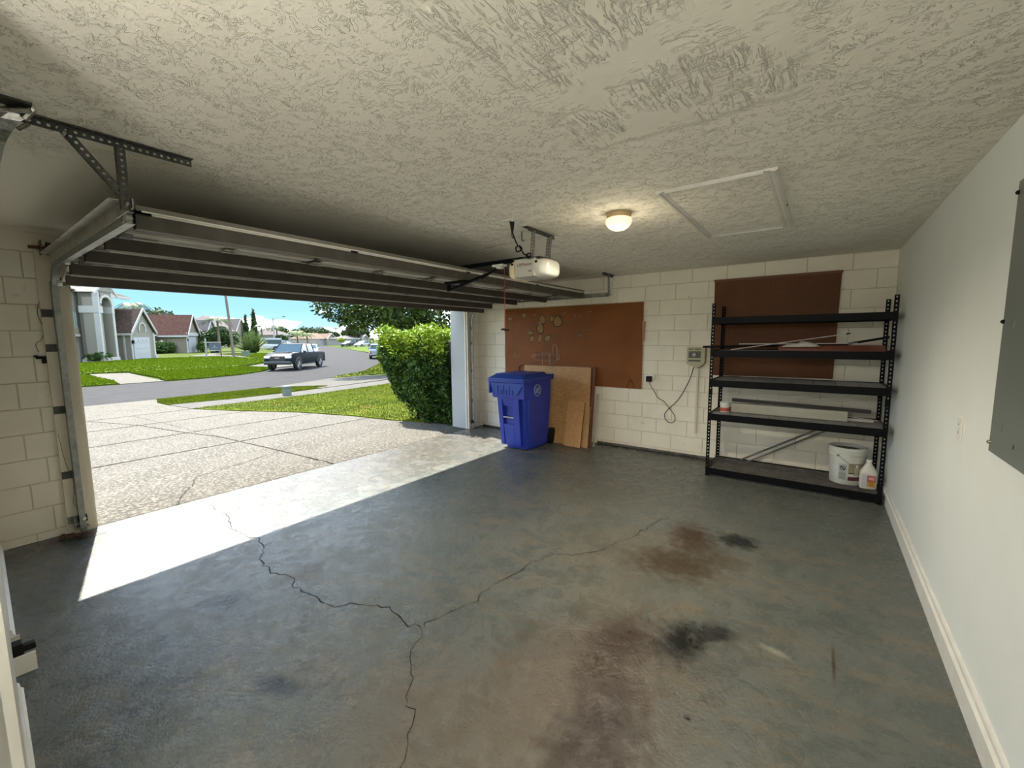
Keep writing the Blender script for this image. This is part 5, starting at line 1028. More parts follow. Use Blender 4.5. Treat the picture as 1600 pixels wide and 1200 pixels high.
tree('round_bush', -97.5, 46.6, 'clipped ball-shaped dark bush behind the street lamp', 'bush', [(0, 0, 1.6, 1.5)], 1500, .2, m_leafd)
tree('conifer', -127.4, 51.8, 'shorter slim dark conifer left of its taller twin', 'tree', [(0, 0, 1.2+.95*k, 1.0*(1-k/8.5)+.1, 1.0*(1-k/8.5)+.1, .9) for k in range(8)], 1500, .35, m_leafd)
tree('conifer', -129.2, 54.6, 'taller slim dark conifer standing right of its twin', 'tree', [(0, 0, 1.2+1.03*k, 1.25*(1-k/10)+.1, 1.25*(1-k/10)+.1, 1.1) for k in range(9)], 2200, .35, m_leafd)
tree('bush', -49.2, 8.4, 'low leafy bush at the foot of the beige house porch', 'bush', [(0, 0, .5, .9, .9, .5)], 160, .2, m_leafm)
PALMS = [(-97.6, 21.8, 8.2, 'tall feathery palm rising behind the beige house roof', 3.4), (-71.0, 25.1, 5.0, 'palm drooping over the dense tree, left of the wooden pole', 2.1),
         (-95.6, 41.8, 4.6, 'palm just left of the street lamp', 2.3), (-98.2, 46.1, 4.9, 'palm just right of the street lamp', 2.2), (-99.5, 51.3, 3.7, 'pale bushy palm right of the ball-shaped bush', 3.2), (-102.6, 55.3, 3.4, 'short palm beside the long pale wall', 2.1), (-184.4, 113.3, 7.0, 'distant slender palm on the skyline right of the tan roof', 2.4)]
for x, y, h, lb, R_ in PALMS: palm(x, y, h, lb, R_, 16, 'palms along the street', m_leafp if 'pale' in lb else m_leafd, .16)
# skyline of far trees
FT = [(-174.8, 83.1, 7, 'left of the lamp palms'), (-171.7, 85.4, 6.5, 'behind the pale bushy palm'), (-174.8, 95.5, 7.2, 'behind the tan roof, left'), (-180.3, 103.9, 7.5, 'behind the tan roof, right'), (-186.1, 112.0, 5.5, 'under the distant palm'), (-172.1, 109.8, 6, 'right of the distant palm'), (-132.2, 89.3, 7, 'right edge above the parked cars'), (-139.4, 34.7, 10, 'far left above the red roof'), (-142.9, 38.3, 8.5, 'left above the grey roofs')]
for x, y, h, lb in FT:
    tree('skyline_tree', x, y, 'hazy distant broad tree on the skyline, '+lb, 'tree', [(random.uniform(-2, 2), random.uniform(-3, 3), h*random.uniform(.45, .8), h*.30) for _ in range(6)], 1300, .5, m_leafg, (.25, h*.5), group='skyline trees')
tree('young_tree', -95.8, 60.2, 'small yellow-green tree on the lawn at the right of the street', 'tree', [(0, 0, 1.9, .9, .9, .45)], 500, .2, m_leafb, (.06, 1.6), core=False)
# small agave plants by the porch
ag = thing('agave_plant', (-52.2, 7.8, tz(-52.2, 7.8)+.1), 'spiky dark green agave at the left beside the beige house', 'plant')
x, y, z = ag.location; vs = []; fs = []
for i in range(60):
    a = random.uniform(0, 2*PI); t_ = random.uniform(.2, 1.35); L = random.uniform(.9, 1.5); d = Vector((math.sin(t_)*math.cos(a), math.sin(t_)*math.sin(a), math.cos(t_))); s_ = Vector((-math.sin(a), math.cos(a), 0))*.08; b_ = len(vs)
    vs += [Vector((x, y, z))-s_*.5, Vector((x, y, z))+s_*.5, Vector((x, y, z))+d*L*.6+s_, Vector((x, y, z))+d*L]; fs.append((b_, b_+1, b_+2, b_+3))
stuff(npmesh('fronds', vs, fs, m_leafm, ag))
# ================================================================ houses
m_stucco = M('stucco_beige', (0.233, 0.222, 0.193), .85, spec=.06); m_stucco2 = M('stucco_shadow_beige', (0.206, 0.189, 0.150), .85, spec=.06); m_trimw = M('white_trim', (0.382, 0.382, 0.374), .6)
m_roofb = M('shingle_brown', (0.081, 0.061, 0.048), .9, col2=(0.047, 0.035, 0.029), vs=4, scale=(1, 1, 3), spec=.06); m_roofr = M('shingle_red', (0.101, 0.053, 0.040), .9, col2=(0.074, 0.039, 0.031), vs=3, spec=.06); m_roofg = M('shingle_grey', (0.141, 0.128, 0.118), .9, col2=(0.121, 0.107, 0.101), vs=2, spec=.06)
m_rooft = M('shingle_tan', (0.182, 0.128, 0.094), .9, col2=(0.148, 0.107, 0.081), vs=2, spec=.06); m_gar = M('garage_white', (0.336, 0.350, 0.374), .5); m_glass = M('window_glass', (.04, .06, .07), .1); m_cream = M('stucco_cream', (0.282, 0.259, 0.206), .85); m_pale = M('pale_wall', (0.238, 0.238, 0.231), .8)
class Frame:
    def __init__(s, O, u):
        s.O = Vector((O[0], O[1], 0)); s.u = Vector((u[0], u[1], 0)).normalized(); s.n = Vector((s.u.y, -s.u.x, 0)); s.z = O[2]
    def P(s, a, b, z): q = s.O+s.u*a+s.n*b; return Vector((q.x, q.y, s.z+z))
    def box(s, mb, a0, a1, b0, b1, z0, z1):
        return mb.hexa([s.P(a0, b0, z0), s.P(a1, b0, z0), s.P(a1, b1, z0), s.P(a0, b1, z0)], [s.P(a0, b0, z1), s.P(a1, b0, z1), s.P(a1, b1, z1), s.P(a0, b1, z1)])
def gable(F_, mbw, mbr, a0, a1, b0, b1, ze, zr, ov=.25, th=.14):
    """wing with its gable end on the front (b1); ridge runs back to b0"""
    am = (a0+a1)/2; F_.box(mbw, a0, a1, b0, b1, -.3, ze)
    mbw.prism([F_.P(a0, b1, ze), F_.P(a1, b1, ze), F_.P(am, b1, zr)], F_.n*(b0-b1))
    k = (zr-ze)/(am-a0)
    for s_ in (-1, 1):
        ae = (a0-ov) if s_ < 0 else (a1+ov); zl = ze-ov*k
        mbr.hexa([F_.P(ae, b0, zl), F_.P(ae, b1+ov, zl), F_.P(am, b1+ov, zr), F_.P(am, b0, zr)], [F_.P(ae, b0, zl+th), F_.P(ae, b1+ov, zl+th), F_.P(am, b1+ov, zr+th), F_.P(am, b0, zr+th)])
def hip(F_, mb, a0, a1, b0, b1, ze, zr, ov=.4):
    a0 -= ov; a1 += ov; b0 -= ov; b1 += ov; w_, d_ = a1-a0, abs(b1-b0); i_ = min(w_, d_)/2*.95
    base = [F_.P(a0, b0, ze), F_.P(a1, b0, ze), F_.P(a1, b1, ze), F_.P(a0, b1, ze)]; bm_ = (b0+b1)/2; am = (a0+a1)/2
    top = [F_.P(a0+i_, bm_, zr), F_.P(a1-i_, bm_, zr)] if w_ >= d_ else [F_.P(am, b0+i_, zr), F_.P(am, b1-i_, zr)]
    if w_ >= d_: fs = [(0, 1, 5, 4), (1, 2, 5), (2, 3, 4, 5), (3, 0, 4), (3, 2, 1, 0)]
    else: fs = [(0, 1, 4), (1, 2, 5, 4), (2, 3, 5), (3, 0, 4, 5), (3, 2, 1, 0)]
    mb.add(base+top, fs)
def fbox(F_, name, mat, par, *bs):
    mb = MB()
    for b in bs: F_.box(mb, *b)
    return mb.build(name, mat, par)
def arch_poly(F_, a, b, z0, w_, zs, n=10, out=0):
    """outline of an arched opening in the front plane b: half width w_, springing zs"""
    return [F_.P(a-w_-out, b, z0), F_.P(a+w_+out, b, z0)]+[F_.P(a+(w_+out)*math.cos(PI*k/n), b, zs+(w_+out)*math.sin(PI*k/n)) for k in range(n+1)]
def ring_arch(F_, a, b, w_, zs, wid, dep, z0=None, n=12):
    mb = MB(); fr = [F_.P(a+(w_+wid)*math.cos(PI*k/n), b, zs+(w_+wid)*math.sin(PI*k/n)) for k in range(n+1)]; bk_ = [F_.P(a+w_*math.cos(PI*k/n), b, zs+w_*math.sin(PI*k/n)) for k in range(n+1)]
    for k in range(n): mb.prism([fr[k], fr[k+1], bk_[k+1], bk_[k]], F_.n*dep)
    if z0 is not None: F_.box(mb, a-w_-wid, a-w_, b, b+dep, z0, zs); F_.box(mb, a+w_, a+w_+wid, b, b+dep, z0, zs)
    return mb
# ---- house 1: beige two-storey house with arched entry tower and garage wing
h1 = thing('house', (-52.3, 11.3, -.23), 'beige two-storey house with arched entry tower and brown-roofed garage wing', 'house')
F1 = Frame((-52.3, 11.3, -.23), (-.75, .66))
wmb, rmb = MB(), MB(); gable(F1, wmb, rmb, 0, 3.5, -6.0, 0, 2.72, 4.75, .22)
hw = wmb.build('wall', m_stucco, h1); hr = rmb.build('roof', m_roofb, h1)
mb = MB(); k_ = (4.75-2.72)/1.75
for s_ in (-1, 1):
    ae = -.24 if s_ < 0 else 3.74; mb.prism([F1.P(ae, .22, 2.72-.24*k_-.05), F1.P(1.75, .22, 4.75-.02), F1.P(1.75, .22, 5.02), F1.P(ae, .22, 2.72-.24*k_+.22)], F1.n*.08)
F1.box(mb, -.34, -.20, -5.5, .25, 2.32, 2.52); F1.box(mb, -.05, .12, -.02, .05, 0, 2.6); F1.box(mb, 3.38, 3.62, -.02, .08, 0, 2.6); F1.box(mb, 3.34, 3.8, -.02, .18, 0, .35)
mb.build('trim', m_trimw, h1)
gdo = fbox(F1, 'garage_door', m_gar, h1, (.22, 2.75, 0, .05, 0, 2.15))
for r_ in range(4): fbox(F1, 'door_panel', m_gar, gdo, (.26, 2.71, .05, .075, .04+.52*r_, .50+.52*r_))
for k in range(4): fbox(F1, 'fan_light', m_glass, gdo, (.36+.6*k, .60+.6*k, .075, .09, 1.74, 1.92))
ring_arch(F1, 1.75, .02, .42, 3.05, .13, .07, 2.68).build('arched_trim', m_trimw, h1)
MB().prism(arch_poly(F1, 1.75, .012, 2.68, .42, 3.05), F1.n*.01).build('niche', m_stucco2, h1)
fbox(F1, 'downspout', m_trimw, h1, (-.16, -.06, -.55, -.42, .15, 2.4), (-.2, .3, -.5, -.42, .02, .15)); fbox(F1, 'wall_lamp', m_black, h1, (-.02, .12, .05, .2, 1.55, 1.85))
# tower
tA, tB, tf, tb = -4.45, -2.65, .39, -.95
fbox(F1, 'tower_wall', m_stucco, h1, (tA, tA+.42, tb, tf, 0, 5.9), (tB-.22, tB, tb, tf, 0, 5.9), (tA, tB, tb, tb+.25, 0, 5.9), (tA, tB, tb, tf, 5.45, 6.0))
ring_arch(F1, (tA+.42+tB-.22)/2, tf-.10, .58, 4.95, .18, .14).build('arched_trim', m_trimw, h1)
mb = MB(); am = (tA+.42+tB-.22)/2
top = [F1.P(tA+.4, tf-.03, 6.0), F1.P(tB-.2, tf-.03, 6.0), F1.P(tB-.2, tf-.03, 4.95)]+[F1.P(am+.58*math.cos(PI*k/10), tf-.03, 4.95+.58*math.sin(PI*k/10)) for k in range(11)]+[F1.P(tA+.4, tf-.03, 4.95)]
mb.prism(top, -F1.n*.1); mb.build('spandrel', m_stucco, h1)
fbox(F1, 'tower_band', m_trimw, h1, (tA-.06, tA+.44, tb, tf+.06, 4.15, 4.72), (tB-.24, tB+.06, tb, tf+.06, 4.15, 4.72), (tA+.4, tB-.2, tb+.24, tb+.32, 4.15, 4.72))
fbox(F1, 'corner_pilaster', m_trimw, h1, (tA-.03, tA+.16, tf-.34, tf+.05, 0, 5.9), (tB-.2, tB+.04, tf-.1, tf+.05, 0, 5.9))
fbox(F1, 'plinth', m_trimw, h1, (tA-.1, tB+.1, tb-.1, tf+.1, -.2, .42))
mb = MB(); mb.prism([F1.P(tA-.2, tf, 5.85), F1.P(tB+.25, tf, 5.85), F1.P(am+.05, tf, 6.9)], -F1.n*2.2); mb.build('tower_gable', m_stucco, h1)
mb = MB()
for s_ in (-1, 1): mb.prism([F1.P(am+.05, tf+.04, 6.85), F1.P(am+.05, tf+.04, 7.1), F1.P(tA-.45 if s_ < 0 else tB+.5, tf+.04, 5.85), F1.P(tA-.45 if s_ < 0 else tB+.5, tf+.04, 5.62)], F1.n*.1)
mb.build('gable_trim', m_trimw, h1)
# main body left of the tower with balcony, arched window and door
fbox(F1, 'main_wall', m_stucco, h1, (-12, tA, -8, tb-.9, 0, 6.0), (tA, 0, -8, tb-.3, 0, 6.0))
mb = MB(); hip(F1, mb, -12, 2.0, -9, tb-.5, 6.0, 7.8, .45); mb.build('main_roof', m_roofb, h1)
fbox(F1, 'fascia', m_trimw, h1, (-12.4, tA-.1, tb-.55, tb-.35, 5.8, 6.12), (tB+.2, 2.2, tb-.2, tb-.0, 5.75, 6.0))
ring_arch(F1, tA-1.05, tb-.88, .40, 4.75, .10, .06, 4.4).build('arched_window_frame', m_trimw, h1)
MB().prism(arch_poly(F1, tA-1.05, tb-.89, 4.4, .40, 4.75), F1.n*.02).build('arched_window', M('bright_window', (.75, .80, .82), .2), h1)
fbox(F1, 'balcony_wall', m_stucco2, h1, (-9, tA, tb-.9, tb-.15, 2.35, 2.9)); mb = MB()
for k in range(16): F1.box(mb, tA-.05-.17*k-.03, tA-.05-.17*k, tb-.2, tb-.17, 2.9, 4.3)
F1.box(mb, -7.5, tA, tb-.21, tb-.16, 4.25, 4.32); mb.build('balcony_railing', m_galv, h1)
fbox(F1, 'balcony_glass', M('teal_glass', (.34, .47, .46), .2), h1, (-7.5, tA-.02, tb-.24, tb-.22, 2.9, 4.3))
fbox(F1, 'entry_door', m_trimw, h1, (tA-1.6, tA-.1, tb-.9, tb-.8, 0, 2.2)); fbox(F1, 'door_glass', m_glass, h1, (tA-1.25, tA-.85, tb-.8, tb-.77, .9, 1.95)); fbox(F1, 'lintel', m_trimw, h1, (-9, tA, tb-.4, tb-.1, 2.2, 2.38))
# ---- house 2: red-roofed house behind
h2 = thing('house', (-74.6, 22.3, -.23), 'red-roofed beige house with narrow white garage front, behind the round green bush', 'house')
F2 = Frame((-74.6, 22.3, -.23), (-.8, .6)); wmb, rmb = MB(), MB(); gable(F2, wmb, rmb, 0, 3.9, -6.2, 0, 2.85, 5.45, .3)
wmb.build('wall', m_stucco2, h2); rmb.build('roof', m_roofr, h2); k_ = 2.6/1.95; mb = MB()
for s_ in (-1, 1):
    ae = -.32 if s_ < 0 else 4.22; mb.prism([F2.P(ae, .3, 2.35), F2.P(1.95, .3, 5.4), F2.P(1.95, .3, 5.72), F2.P(ae, .3, 2.67)], F2.n*.1)
F2.box(mb, -.45, -.3, -6, .3, 2.3, 2.55); F2.box(mb, -.1, 4.0, .02, .14, 2.45, 2.95); F2.box(mb, -.12, .12, -.02, .08, 0, 2.5); mb.build('trim', m_trimw, h2)
fbox(F2, 'garage_door', m_gar, h2, (.35, 3.1, .0, .06, 0, 2.3)); fbox(F2, 'wall_lamp', m_black, h2, (-.05, .12, .05, .2, 1.75, 2.0)); fbox(F2, 'window', m_glass, h2, (-.06, -.01, -5.3, -4.4, 1.2, 2.1))
mb = MB(); hip(F2, mb, -4.2, -.4, -8.5, -3.6, 2.5, 3.6, .3); mb.build('porch_roof', m_roofg, h2); fbox(F2, 'porch_post', m_trimw, h2, (-1.2, -1.0, -3.8, -3.6, 0, 2.5), (-3.4, -3.2, -3.8, -3.6, 0, 2.5)); fbox(F2, 'porch_wall', m_stucco2, h2, (-4, -.4, -8, -5.0, 0, 2.5))
# ---- further houses
def plain_house(O, u, w_, d_, ze, zr, wall, roof, label, gar=None, wins=(), gables=(), flat=False):
    h = thing('house', O, label, 'house'); F_ = Frame(O, u); fbox(F_, 'wall', wall, h, (0, w_, -d_, 0, -.4, ze)); mb = MB(); hip(F_, mb, 0, w_, -d_, 0, ze, zr); mb.build('roof', roof, h)
    fbox(F_, 'fascia', m_trimw, h, (-.42, w_+.42, .38, .46, ze-.18, ze+.04))
    if gar: g_ = fbox(F_, 'garage_door', m_gar, h, (gar[0], gar[1], 0, .06, 0, gar[2]))
    for a0, a1, z0, z1 in wins:
        f_ = fbox(F_, 'window', m_trimw, h, (a0-.08, a1+.08, 0, .05, z0-.08, z1+.08)); fbox(F_, 'pane', m_glass, f_, (a0, a1, .05, .07, z0, z1))
    for a0, a1, z0, z1, bb_ in gables:
        m1, m2 = MB(), MB(); gable(F_, m1, m2, a0, a1, -d_/2, bb_, z0, z1, .3); m1.build('gable_wall', wall, h); m2.build('gable_roof', roof, h); m3 = MB(); am_ = (a0+a1)/2
        for s_ in (-1, 1):
            ae = a0-.35 if s_ < 0 else a1+.35; m3.prism([F_.P(ae, bb_+.3, z0-.45), F_.P(am_, bb_+.3, z1-.05), F_.P(am_, bb_+.3, z1+.3), F_.P(ae, bb_+.3, z0-.1)], F_.n*.12)
        m3.build('gable_trim', m_trimw, h)
    return h
plain_house((-92, 14.5, -.23), (-.62, .78), 14, 9, 4.6, 7.2, m_stucco, m_roofg, 'grey-roofed house with wide hipped roof seen above the red roof')
plain_house((-107, 33.0, -.23), (-.6, .8), 10, 11, 3.6, 6.9, m_pale, m_roofg, 'grey-roofed white house with small pointed front gable', gables=((2.8, 6.0, 3.4, 6.1, 1.0),), wins=((1, 2, 1, 2.2),))
plain_house((-122, 42.0, -.23), (-.6, .8), 15, 12, 4.2, 8.2, m_cream, m_roofg, 'tan-grey hip-roofed house behind the dense dark tree and the wooden pole', wins=((8, 9.5, 1, 2.3),), gables=((8, 12.5, 4.2, 7.4, .5),))
plain_house((-130, 60.0, -.23), (-.55, .83), 9, 8, 3.2, 5.4, m_pale, m_roofg, 'pale house with grey roof beside the ball-shaped bush', wins=((1, 2.2, 1, 2.2), (5, 6, 1, 2.2)))
plain_house((-140, 76.5, -.65), (-.35, .94), 13, 9, 2.5, 4.5, m_cream, m_rooft, 'tan-roofed house with wide white garage door at the end of the street', gar=(.8, 7.2, 2.1), wins=((9, 10.2, .9, 1.9), (11, 12, .9, 1.9)), gables=((6.8, 11.2, 2.6, 4.2, 1.2),))
plain_house((-128, 82.5, -.65), (-.2, .98), 13, 8, 2.4, 3.6, m_pale, m_roofg, 'low white house right of the tan-roofed house', wins=((1, 2, .9, 1.9), (4, 5.2, .9, 1.9), (8, 9, .9, 1.9)), gables=((6, 9, 2.4, 3.6, .8),))
plain_house((-48, 39.5, -.1), (.3, .95), 8, 7, 2.7, 4.0, M('salmon_wall', (.50, .27, .20), .8), m_rooft, 'salmon-coloured house glimpsed between the shade tree and the hedge', wins=((1, 2, 1, 2),))
# long pale garden wall with panels
gw = thing('garden_wall', (-112, 58, -.23), 'long pale panelled wall beside the palms at the far left of the street', 'wall'); Fw = Frame((-118, 51, -.5), (.25, .97))
for k in range(6): fbox(Fw, 'wall_panel', m_cream, gw, (2.4*k+.1, 2.4*k+2.3, -.1, 0, -.3, 2.0))
for k in range(7): fbox(Fw, 'pier', m_pale, gw, (2.4*k-.12, 2.4*k+.12, -.15, .08, -.3, 2.25))
# ================================================================ vehicles
m_tire = M('tire', (.02, .02, .02), .85); m_rim = M('alloy_rim', (.35, .35, .36), .35, .8); m_cglass = M('car_glass', (.05, .075, .085), .06, spec=.8); m_lamp = M('headlamp', (.7, .7, .72), .1); m_tail = M('tail_lamp', (.4, .02, .02), .3); m_grille = M('grille_black', (.015, .015, .017), .45)
def ring_sec(x, hw_, z0, z1, r, n=3):
    o = []
    for cy, cz, a0 in ((hw_-r, z1-r, 0), (-hw_+r, z1-r, 90), (-hw_+r*.6, z0+r*.6, 180), (hw_-r*.6, z0+r*.6, 270)):
        rr_ = r if cz > (z0+z1)/2 else r*.6
        for k in range(n+1): a = math.radians(a0+90*k/n); o.append((x, cy+rr_*math.cos(a), cz+rr_*math.sin(a)))
    return o
def wheel(t, x, y, r, w_):
    T_ = Matrix.Translation((x, y, r)) @ Matrix.Rotation(PI/2, 4, 'X')
    wh = MB().lathe([(r*.62, -w_/2), (r*.93, -w_/2), (r, -w_*.35), (r, w_*.35), (r*.93, w_/2), (r*.62, w_/2)], (0, 0, 0), 22, T_, cap=False).build('wheel', m_tire, t, True)
    mb = MB().lathe([(r*.64, -w_*.42), (r*.64, w_*.42)], (0, 0, 0), 20, T_)
    for k in range(6):
        a = 2*PI*k/6
        for sg in (1, -1): mb.box(-.035*r, .035*r+.04, -.0, .0, 0, 0)
        c_, s_ = math.cos(a)*r*.6, math.sin(a)*r*.6
        for sg in (1, -1): mb.tube([(x, y+sg*w_*.46, r), (x+c_, y+sg*w_*.46, r+s_)], r*.07, 5)
    mb.build('rim', m_rim, wh)
def car(name, pos, head, label, paint, L=4.6, W=1.82, H=1.45, kind='sedan'):
    t = thing(name, (0, 0, 0), label, 'car' if kind != 'pickup' else 'truck'); hw_ = W/2; f = L/2
    if kind == 'pickup':
        secs = [(-f, .55, 1.12), (-f+.08, .48, 1.16), (-.62*f, .42, 1.18), (0, .42, 1.20), (.38*f, .42, 1.20), (.55*f, .42, 1.22), (.86*f, .45, 1.16), (.97*f, .45, 1.02), (f, .52, .82)]
        cab = [(-.28*f, 1.16, .02), (-.22*f, H-.04, .17), (.10*f, H, .17), (.30*f, H-.05, .16), (.53*f, 1.18, .05)]; r = .41
    elif kind == 'van':
        secs = [(-f, .4, 1.1), (-f+.05, .35, 1.15), (0, .32, 1.15), (.7*f, .32, 1.1), (.9*f, .35, .95), (f, .42, .75)]
        cab = [(-f+.02, 1.1, .02), (-f+.08, H-.05, .08), (.35*f, H, .08), (.5*f, H-.12, .1), (.78*f, 1.05, .05)]; r = .34
    else:
        hb = .80 if kind == 'sedan' else .95
        secs = [(-f, .45, hb-.05), (-f+.1, .35, hb+.08), (-.6*f, .28, hb+.12), (0, .26, hb+.10), (.45*f, .26, hb+.08), (.82*f, .30, hb-.08), (.96*f, .34, hb-.2), (f, .42, hb-.32)]
        cab = [(-.82*f if kind == 'suv' else -.72*f, hb+.06, .04), (-.70*f if kind == 'suv' else -.42*f, H-.06, .18), (-.1*f, H, .17), (.08*f, H-.04, .18), (.46*f, hb+.06, .06)]; r = .33
    MB().loft([ring_sec(x, hw_ if abs(x) < .95*f else hw_*.93, z0, z1, .10) for x, z0, z1 in secs]).build('body', paint, t, True)
    zb = cab[0][1]
    # cabin: roof shell and dark glazing
    rings = [[(x, s_*(hw_-i_), z) for s_ in (1, -1)]+[(x, -(hw_-.04), zb-.02), (x, hw_-.04, zb-.02)] for x, z, i_ in cab]
    cb = MB().loft(rings).build('glasshouse', m_cglass, t)
    rf = MB()
    P_ = cab[1:4]; rf.loft([[(x, hw_-i_+.012, z-.03), (x, hw_-i_-.03, z+.015), (x, -(hw_-i_-.03), z+.015), (x, -(hw_-i_+.012), z-.03)] for x, z, i_ in P_])
    for a, b in ((cab[0], cab[1]), (cab[4], cab[3])):
        for s_ in (1, -1): rf.tube([(a[0], s_*(hw_-.045), zb), (b[0], s_*(hw_-b[2]+.004), b[1])], .035, 6)
    xm = cab[2][0]-.05; 
    for s_ in (1, -1): rf.tube([(xm, s_*(hw_-.035), zb), (xm, s_*(hw_-cab[2][2]+.004), H-.02)], .03, 6)
    if kind == 'van': rf.box(-f+.04, .33*f, -(hw_-.07), hw_-.07, 1.0, H-.04)
    rf.build('roof', paint, t, True)
    wx = (.64*f, -.62*f) if kind != 'pickup' else (.66*f, -.60*f)
    for x in wx:
        for s_ in (1, -1):
            wheel(t, x, s_*(hw_-.10), r, .24)
            ar = MB(); n = 10; ro, ri = r*1.26, r*1.08
            for k in range(n):
                a0, a1 = PI*k/n-.1*0, PI*(k+1)/n
                ar.prism([(x+ro*math.cos(a0), s_*(hw_+.012), r+ro*math.sin(a0)), (x+ro*math.cos(a1), s_*(hw_+.012), r+ro*math.sin(a1)), (x+ri*math.cos(a1), s_*(hw_+.012), r+ri*math.sin(a1)), (x+ri*math.cos(a0), s_*(hw_+.012), r+ri*math.sin(a0))], (0, -s_*.05, 0))
            ar.prism([(x+ri*math.cos(PI*k/n), s_*(hw_+.004), r+ri*math.sin(PI*k/n)) for k in range(n+1)], (0, -s_*.02, 0)); ar.build('wheel_arch', m_grille, t)
    zf = secs[-3][2]
    for s_ in (1, -1):
        MB().box(f-.16, f-.0, s_*(hw_*.93)-.0 if s_ < 0 else hw_*.93-.42, s_*(hw_*.93)+.42 if s_ < 0 else hw_*.93, zf-.26 if kind != 'pickup' else .84, zf-.12 if kind != 'pickup' else 1.0).build('headlamp', m_lamp, t, bevel=.02)
        MB().box(-f-.012, -f+.12, s_*(hw_*.93)-.0 if s_ < 0 else hw_*.93-.14, s_*(hw_*.93)+.14 if s_ < 0 else hw_*.93, secs[0][2]-.32, secs[0][2]-.06).build('tail_lamp', m_tail, t)
        MB().box(.36*f, .36*f+.12, s_*(hw_+.10)-.09, s_*(hw_+.10)+.09, zb-.0, zb+.16).build('mirror', paint if kind != 'pickup' else m_grille, t, bevel=.02)
    MB().box(f-.03, f+.02, -hw_*.52, hw_*.52, .62 if kind == 'pickup' else .38, .98 if kind == 'pickup' else .52).build('grille', m_grille, t, bevel=.02)
    MB().box(f-.06, f+.05, -hw_*.95, hw_*.95, .42 if kind == 'pickup' else .24, .60 if kind == 'pickup' else .36).build('bumper', m_grille if kind == 'pickup' else paint, t, bevel=.03)
    MB().box(-f-.05, -f+.08, -hw_*.93, hw_*.93, .42, .56).build('bumper', m_grille if kind == 'pickup' else paint, t, bevel=.02)
    if kind == 'pickup':
        MB().box(-f+.1, -.30*f, -hw_+.12, hw_-.12, 1.175, 1.195).build('bed_cover', m_grille, t); MB().box(.55*f, .80*f, -.42, .42, 1.19, 1.235).build('hood_scoop', paint, t, bevel=.02)
        MB().tube([(f+.022, -.14, .86), (f+.022, .14, .86)], .035, 8).build('front_badge', m_rim, t); MB().box(f-.05, f+.055, -.85, .85, .60, .63).build('bumper_lip', m_rim, t)
        for s_ in (1, -1): MB().box(-.25*f, .45*f, s_*hw_-.06, s_*hw_+.06, .36, .42).build('side_step', m_grille, t, bevel=.01)
        MB().box(-.1*f, .0, hw_-.0, hw_+.03, .98, 1.01).box(.22*f, .32*f, hw_-.0, hw_+.03, .98, 1.01).build('door_handle', m_grille, t)
    t.location = pos; t.rotation_euler = (0, 0, math.atan2(head[1], head[0])); return t
def paint(name, c, r=.25): return M(name, c, r, .25, spec=.7)
car('pickup_truck', (-30.75, 15.75, -.5), (.6, -.8), 'dark blue-grey pickup truck parked at the far kerb, front toward the camera', M('paint_slate', (.012, .016, .023), .35, spec=.05), 5.35, 1.92, 1.80, 'pickup')
car('sedan', (-48.4, 26.3, -.5), (.85, -.53), 'white car standing in the street just behind the dark pickup', paint('paint_white', (.42, .44, .45)), 4.5, 1.8, 1.5, 'suv')
car('hatchback', (-38.6, 28.6, -.5), (-.80, .60), 'silver-blue car parked at the right kerb, half hidden by the hedge', paint('paint_silver', (.22, .26, .31)), 4.2, 1.78, 1.55, 'suv')
car('van', (-74.1, 32.7, -.23), (-.35, -.94), 'white cargo van parked in a driveway behind the dark pickup', paint('paint_white_van', (.40, .43, .50)), 5.0, 1.95, 2.1, 'van')
car('red_car', (-84.0, 38.5, -.23), (.85, -.53), 'small red and white car right of the white van', paint('paint_red', (.42, .03, .03)), 3.9, 1.7, 1.45, 'suv')
car('dark_suv', (-87.1, 41.8, -.23), (.3, -.95), 'dark car parked below the ball-shaped bush', paint('paint_dark', (.05, .06, .07)), 4.6, 1.85, 1.65, 'suv')
car('dark_car', (-107.8, 70.0, -.45), (.3, -.95), 'dark car parked on the right side near the low white house', paint('paint_black', (.03, .035, .045)), 4.6, 1.85, 1.55, 'suv')
car('white_car', (-91.7, 63.4, -.3), (.3, -.95), 'white sedan parked at the far right, under the shade tree branches', paint('paint_white2', (.42, .44, .44)), 4.6, 1.8, 1.4, 'sedan')
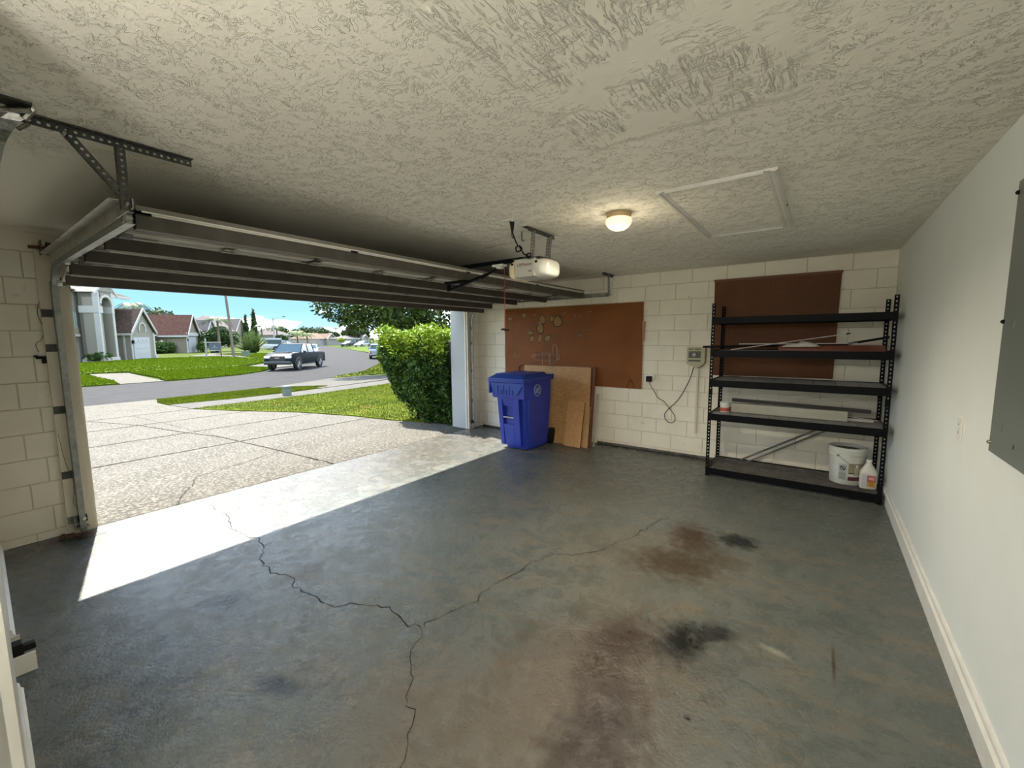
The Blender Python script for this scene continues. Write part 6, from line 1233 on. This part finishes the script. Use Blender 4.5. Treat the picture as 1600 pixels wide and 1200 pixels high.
# ================================================================ street furniture
m_wood = M('weathered_pole', (.17, .14, .11), .9, col2=(.11, .09, .07), vs=6, scale=(3, 3, .4))
tag(MB().tube([(-51.5, 19.5, -.4), (-51.68, 19.37, 4), (-51.95, 19.15, 9.5)], [.15, .13, .11], 10).build('utility_pole', m_wood, None, True), 'tall leaning wooden utility pole on the lawn across the street', 'pole')
lp = thing('street_lamp', (-79.0, 36.6, -.23), 'tall street lamp with long curved arm behind the parked cars', 'street lamp')
MB().tube([(-79.0, 36.6, -.3), (-79.0, 36.6, 5.4)], [.16, .11], 10).build('pole', M('lamp_pole_grey', (.30, .29, .27), .7), lp, True)
MB().tube(cat_paths([(-79.0, 36.6, 5.0), (-78.8, 37.1, 5.4), (-78.7, 37.8, 5.65), (-78.7, 38.3, 5.72)], 4), .035, 6).build('arm', m_galv, lp); MB().box(-78.85, -78.55, 38.1, 38.6, 5.66, 5.76).build('lamp_head', m_black, lp, bevel=.02)
sg = thing('yard_sign', (-48.4, 16.3, -.23), 'white real-estate post with hanging dark sign on the lawn across the street', 'sign')
Fs = Frame((-48.75, 16.0, -.23), (.15, .99))
fbox(Fs, 'post', m_pale, sg, (0, .14, -.07, .07, 0, 1.95), (.03, .11, -.04, .04, 1.95, 2.05)); fbox(Fs, 'arm', m_pale, sg, (-.12, 1.35, -.035, .035, 1.55, 1.66)); fbox(Fs, 'sign_board', M('sign_navy', (.05, .07, .11), .5), sg, (.32, 1.22, -.02, .02, .85, 1.5)); fbox(Fs, 'rider_board', m_black, sg, (.42, 1.12, -.02, .02, .55, .72))
fbox(Fs, 'rider_stripe', m_pale, sg, (.32, 1.22, -.015, .022, .76, .83)); mb = MB()
mb.prism([Fs.P(.68, .022, 1.15), Fs.P(.86, .022, 1.15), Fs.P(.77, .022, 1.38)], Fs.n*.01); Fs.box(mb, .50, 1.04, .02, .03, 1.02, 1.07); mb.build('sign_emblem', m_pale, sg)
tag(fbox(Fs, 'sign_rider_post', m_black, None, (1.25, 1.32, -.02, .02, 0, .55)), 'short dark stake standing right of the white sign post', 'stake')
tb = thing('transformer_box', (-51.3, 20.6, -.23), 'green ground-mounted utility cabinet right of the wooden pole', 'utility box')
m_tg = M('utility_green', (.10, .14, .09), .6); MB().box(-51.6, -51.0, 20.3, 20.95, -.25, .33).build('cabinet', m_tg, tb, bevel=.03); MB().box(-51.65, -50.95, 20.25, 21.0, .33, .38).build('cabinet_lid', m_tg, tb, bevel=.01)
ub = thing('cable_pedestal', (-14.9, 7.2, tz(-14.9, 7.2)), 'small grey-green cable pedestal standing on the near lawn', 'utility box')
z = tz(-14.9, 7.2); m_ug = M('pedestal_grey_green', (.13, .16, .135), .7, spec=.1)
MB().box(-15.01, -14.79, 7.09, 7.31, z, z+.30).build('pedestal_body', m_ug, ub, bevel=.012); MB().box(-15.03, -14.77, 7.07, 7.33, z+.26, z+.335).build('pedestal_cap', m_ug, ub, bevel=.02)
